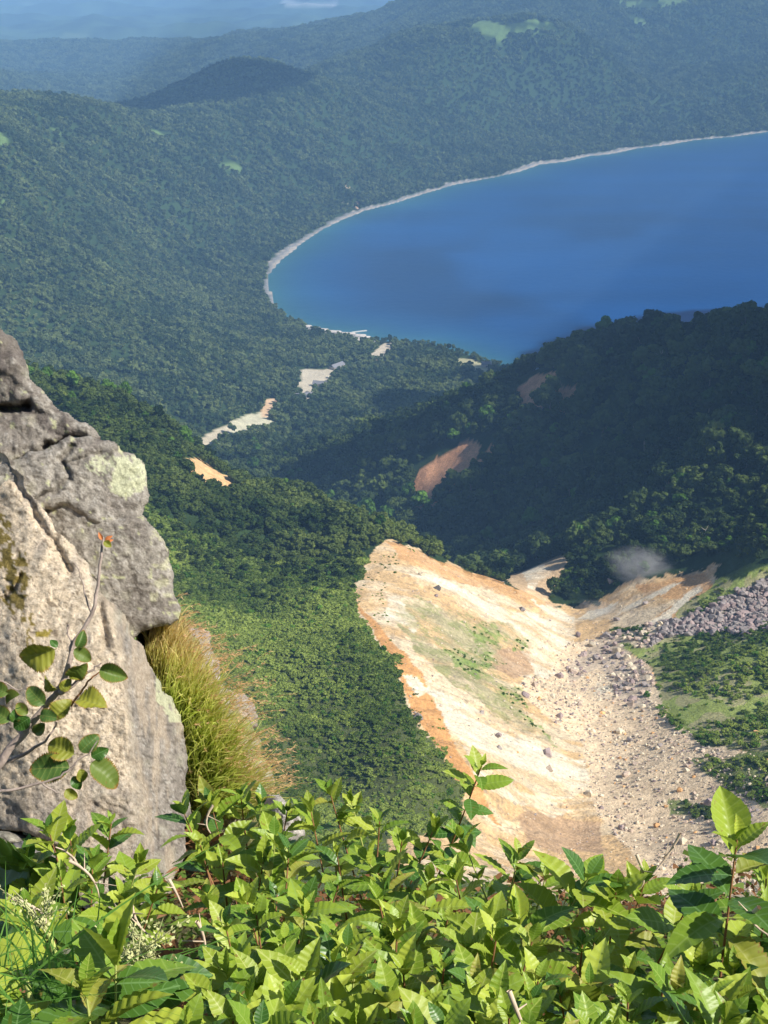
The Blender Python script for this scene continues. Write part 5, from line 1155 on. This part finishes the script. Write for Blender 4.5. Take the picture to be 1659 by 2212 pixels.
# ------------------------------------------------------------------ KNOTWEED stems with flower sprays, lower left
KW = [leaf_geo('leaf', M_leaf, .24, fold=.12, droop=.35, pleat=.006, serr=0, nv=9), leaf_geo('leaf', M_leaf_d, .26, fold=.1, droop=.25, pleat=.006, serr=0, nv=9)]
WU = leaf_geo('curled_leaf', M_und, .2, fold=.7, droop=.9, pleat=.004, serr=0)
def knot(base_px, tip_px, d, nleaf, ll, label, spray=True, curled=False):
    p0_ = at_d(*base_px, d); p1_ = at_d(*tip_px, d + .05); e = empty('knotweed', p0_, label, 'plant', 'pale-stemmed flowering plants at the lower left'); C_ = bez(p0_, (p0_ + p1_)/2 + np.array([.02, 0, .02]), p1_, 10)
    v, f = tube(C_ - p0_, np.linspace(.006, .003, 10), 7); link('stem', mesh_np('stem', v, f), M_stem_g, e)
    for k in range(nleaf):
        t = .15 + .7*k/max(1, nleaf - 1); P_ = C_[int(t*9)]; sgn = 1 if k % 2 else -1; put_leaf(e, KW[k % 2 if rl.random() < .7 else 0], P_, (sgn*1., rl.normal(0, .4), rl.uniform(-.1, .35)), (rl.normal(0, .2), -.35, 1), ll*rl.uniform(.8, 1.15))
    if curled: put_leaf(e, WU, C_[4], (1, -.6, .35), (0, -1, .4), .05, 'curled leaf showing its pale grey underside')
    if spray:
        parts = []
        for q in range(9):
            s = C_[rl.integers(6, 10)]; dirn = np.array([rl.normal(0, .7), rl.normal(0, .4), rl.uniform(.3, 1)]); dirn /= np.linalg.norm(dirn); Lq = rl.uniform(.05, .10); parts.append(tube([s, s + dirn*Lq*.5 + [0, 0, .005], s + dirn*Lq], [.0015, .0011, .0006], 4))
            for w in range(26):
                c = s + dirn*Lq*rl.uniform(.2, 1) + rl.normal(0, .005, 3); nn = rl.normal(size=(1, 3)); nn /= np.linalg.norm(nn); parts.append(cards(c[None], nn, np.array([.0042]), rl))
        V, F = joinm([(v_, f_) for v_, f_ in parts]); o = link('flower_spray', mesh_np('flower_spray', V - p0_, F), M_flower, e)
knot((118, 2140), (88, 1990), 1.75, 6, .10, 'pale-stemmed plant with a large cream flower spray, left of three', True, True)
knot((255, 2200), (292, 2075), 1.6, 5, .09, 'pale-stemmed plant with a small flower spray, middle of three', True, False)
knot((350, 2180), (325, 2075), 1.65, 5, .09, 'pale-stemmed plant with a bright cream flower spray, right of three', True, True)
knot((60, 2230), (40, 2100), 1.5, 6, .10, 'dark-leaved plant without flowers in the lower left corner', False)
knot((200, 2230), (170, 2105), 1.5, 5, .09, 'broad-leaved flowerless plant left of the large pale leaves', False)

# ------------------------------------------------------------------ dry twigs, ground cover, grass at the corner
TW = [((25,1940),(100,1995),2.1,'dry brown twig slanting over the moss at the left edge'),((175,1880),(120,1830),2.4,'pale dry twig below the small left shrub'),((150,1860),(215,1940),2.3,'forked dry twig under the small left shrub'),((285,1935),(335,2030),2.1,'thin pale twig bending down across the heath'),
      ((225,2020),(280,2075),1.9,'short pale twig beside the reddish heath'),((365,1900),(395,1960),2.3,'pale twig leaning against the foot of the boulder'),((425,1990),(445,2060),2.0,'whitish twig in the dark gap of the thicket'),((460,1740),(455,1800),2.7,'pale dry twig in front of the earth ledge'),((1470,1800),(1410,1890),2.4,'fine bare twig rising right of centre'),((1375,1845),(1380,1920),2.3,'short bare twig against the rubble'),((1640,1960),(1659,2020),1.7,'grey twig at the right edge'),((1100,2140),(1130,2212),1.4,'whitish forked twig near the bottom centre')]
for a, b, d, lab in TW:
    p0_, p1_ = at_d(*a, d), at_d(*b, d); C_ = bez(p0_, (p0_ + p1_)/2 + rl.normal(0, .015, 3), p1_, 7); parts = [tube(C_ - p0_, np.linspace(.0035, .0013, 7), 5)]
    for q in (2, 4): parts.append(tube([C_[q] - p0_, C_[q] - p0_ + rl.normal(0, .02, 3) + [0, 0, .02]], [.0015, .0007], 4))
    V, F = joinm(parts); o = link('dry_twig', mesh_np('dry_twig', V, F), M_dry, None, label=lab, category='twig'); o.location = p0_
n = 26000; cx = rg.uniform(-1.6, 1.5, n); cyy = rg.uniform(.4, 3.4, n); cz = hn(cx, cyy); hgt = rg.uniform(0, 1, n)**1.5*np.where(fbm(cx*3, cyy*3, 2, 9) > .5, .20, .10); P_ = np.stack([cx, cyy, cz + hgt + .01], 1)
dd_ = np.stack([rg.normal(0, 1, n), rg.normal(0, 1, n), rg.uniform(-.2, .9, n)], 1); dd_ /= np.linalg.norm(dd_, axis=1)[:, None]
V1, F1, t1, id1, _ = blades(P_, dd_, rg.uniform(.018, .045, n), rg.uniform(.004, .009, n), np.zeros((n, 3)) + [0, 0, -.3], 3)
tone = rg.uniform(0, 1, n); red = fbm(cx*4 + 5, cyy*4, 3, 12) + rg.normal(0, .06, n) > np.where(cx < -.35, .50, .60)
cc = np.where(red[:, None], np.array([.34, .17, .08]), np.array([.09, .20, .03])*(1 - tone[:, None]) + np.array([.26, .33, .07])*tone[:, None]); me = mesh_np('ground_cover', V1, F1); set_col(me, cc[id1])
link('ground_cover', me, M_grass, None, kind='stuff', label='low heath and small leaves on the ledge under the shrubs')
n = 260; P_ = np.array([at_d(rg.uniform(-60, 190), rg.uniform(2080, 2300), rg.uniform(1.45, 1.75)) for _ in range(n)]); dd_ = np.stack([rg.normal(.15, .4, n), rg.normal(0, .4, n), rg.uniform(.6, 1, n)], 1)
V1, F1, t1, id1, _ = blades(P_, dd_, rg.uniform(.08, .2, n), rg.uniform(.001, .002, n), np.stack([rg.normal(0, .3, n), rg.normal(0, .2, n), -rg.uniform(.1, .5, n)], 1), 6); me = mesh_np('corner_grass', V1, F1); set_col(me, (.16, .34, .06))
link('corner_grass', me, M_grass, None, kind='stuff', label='thin green grass blades in the lower left corner')
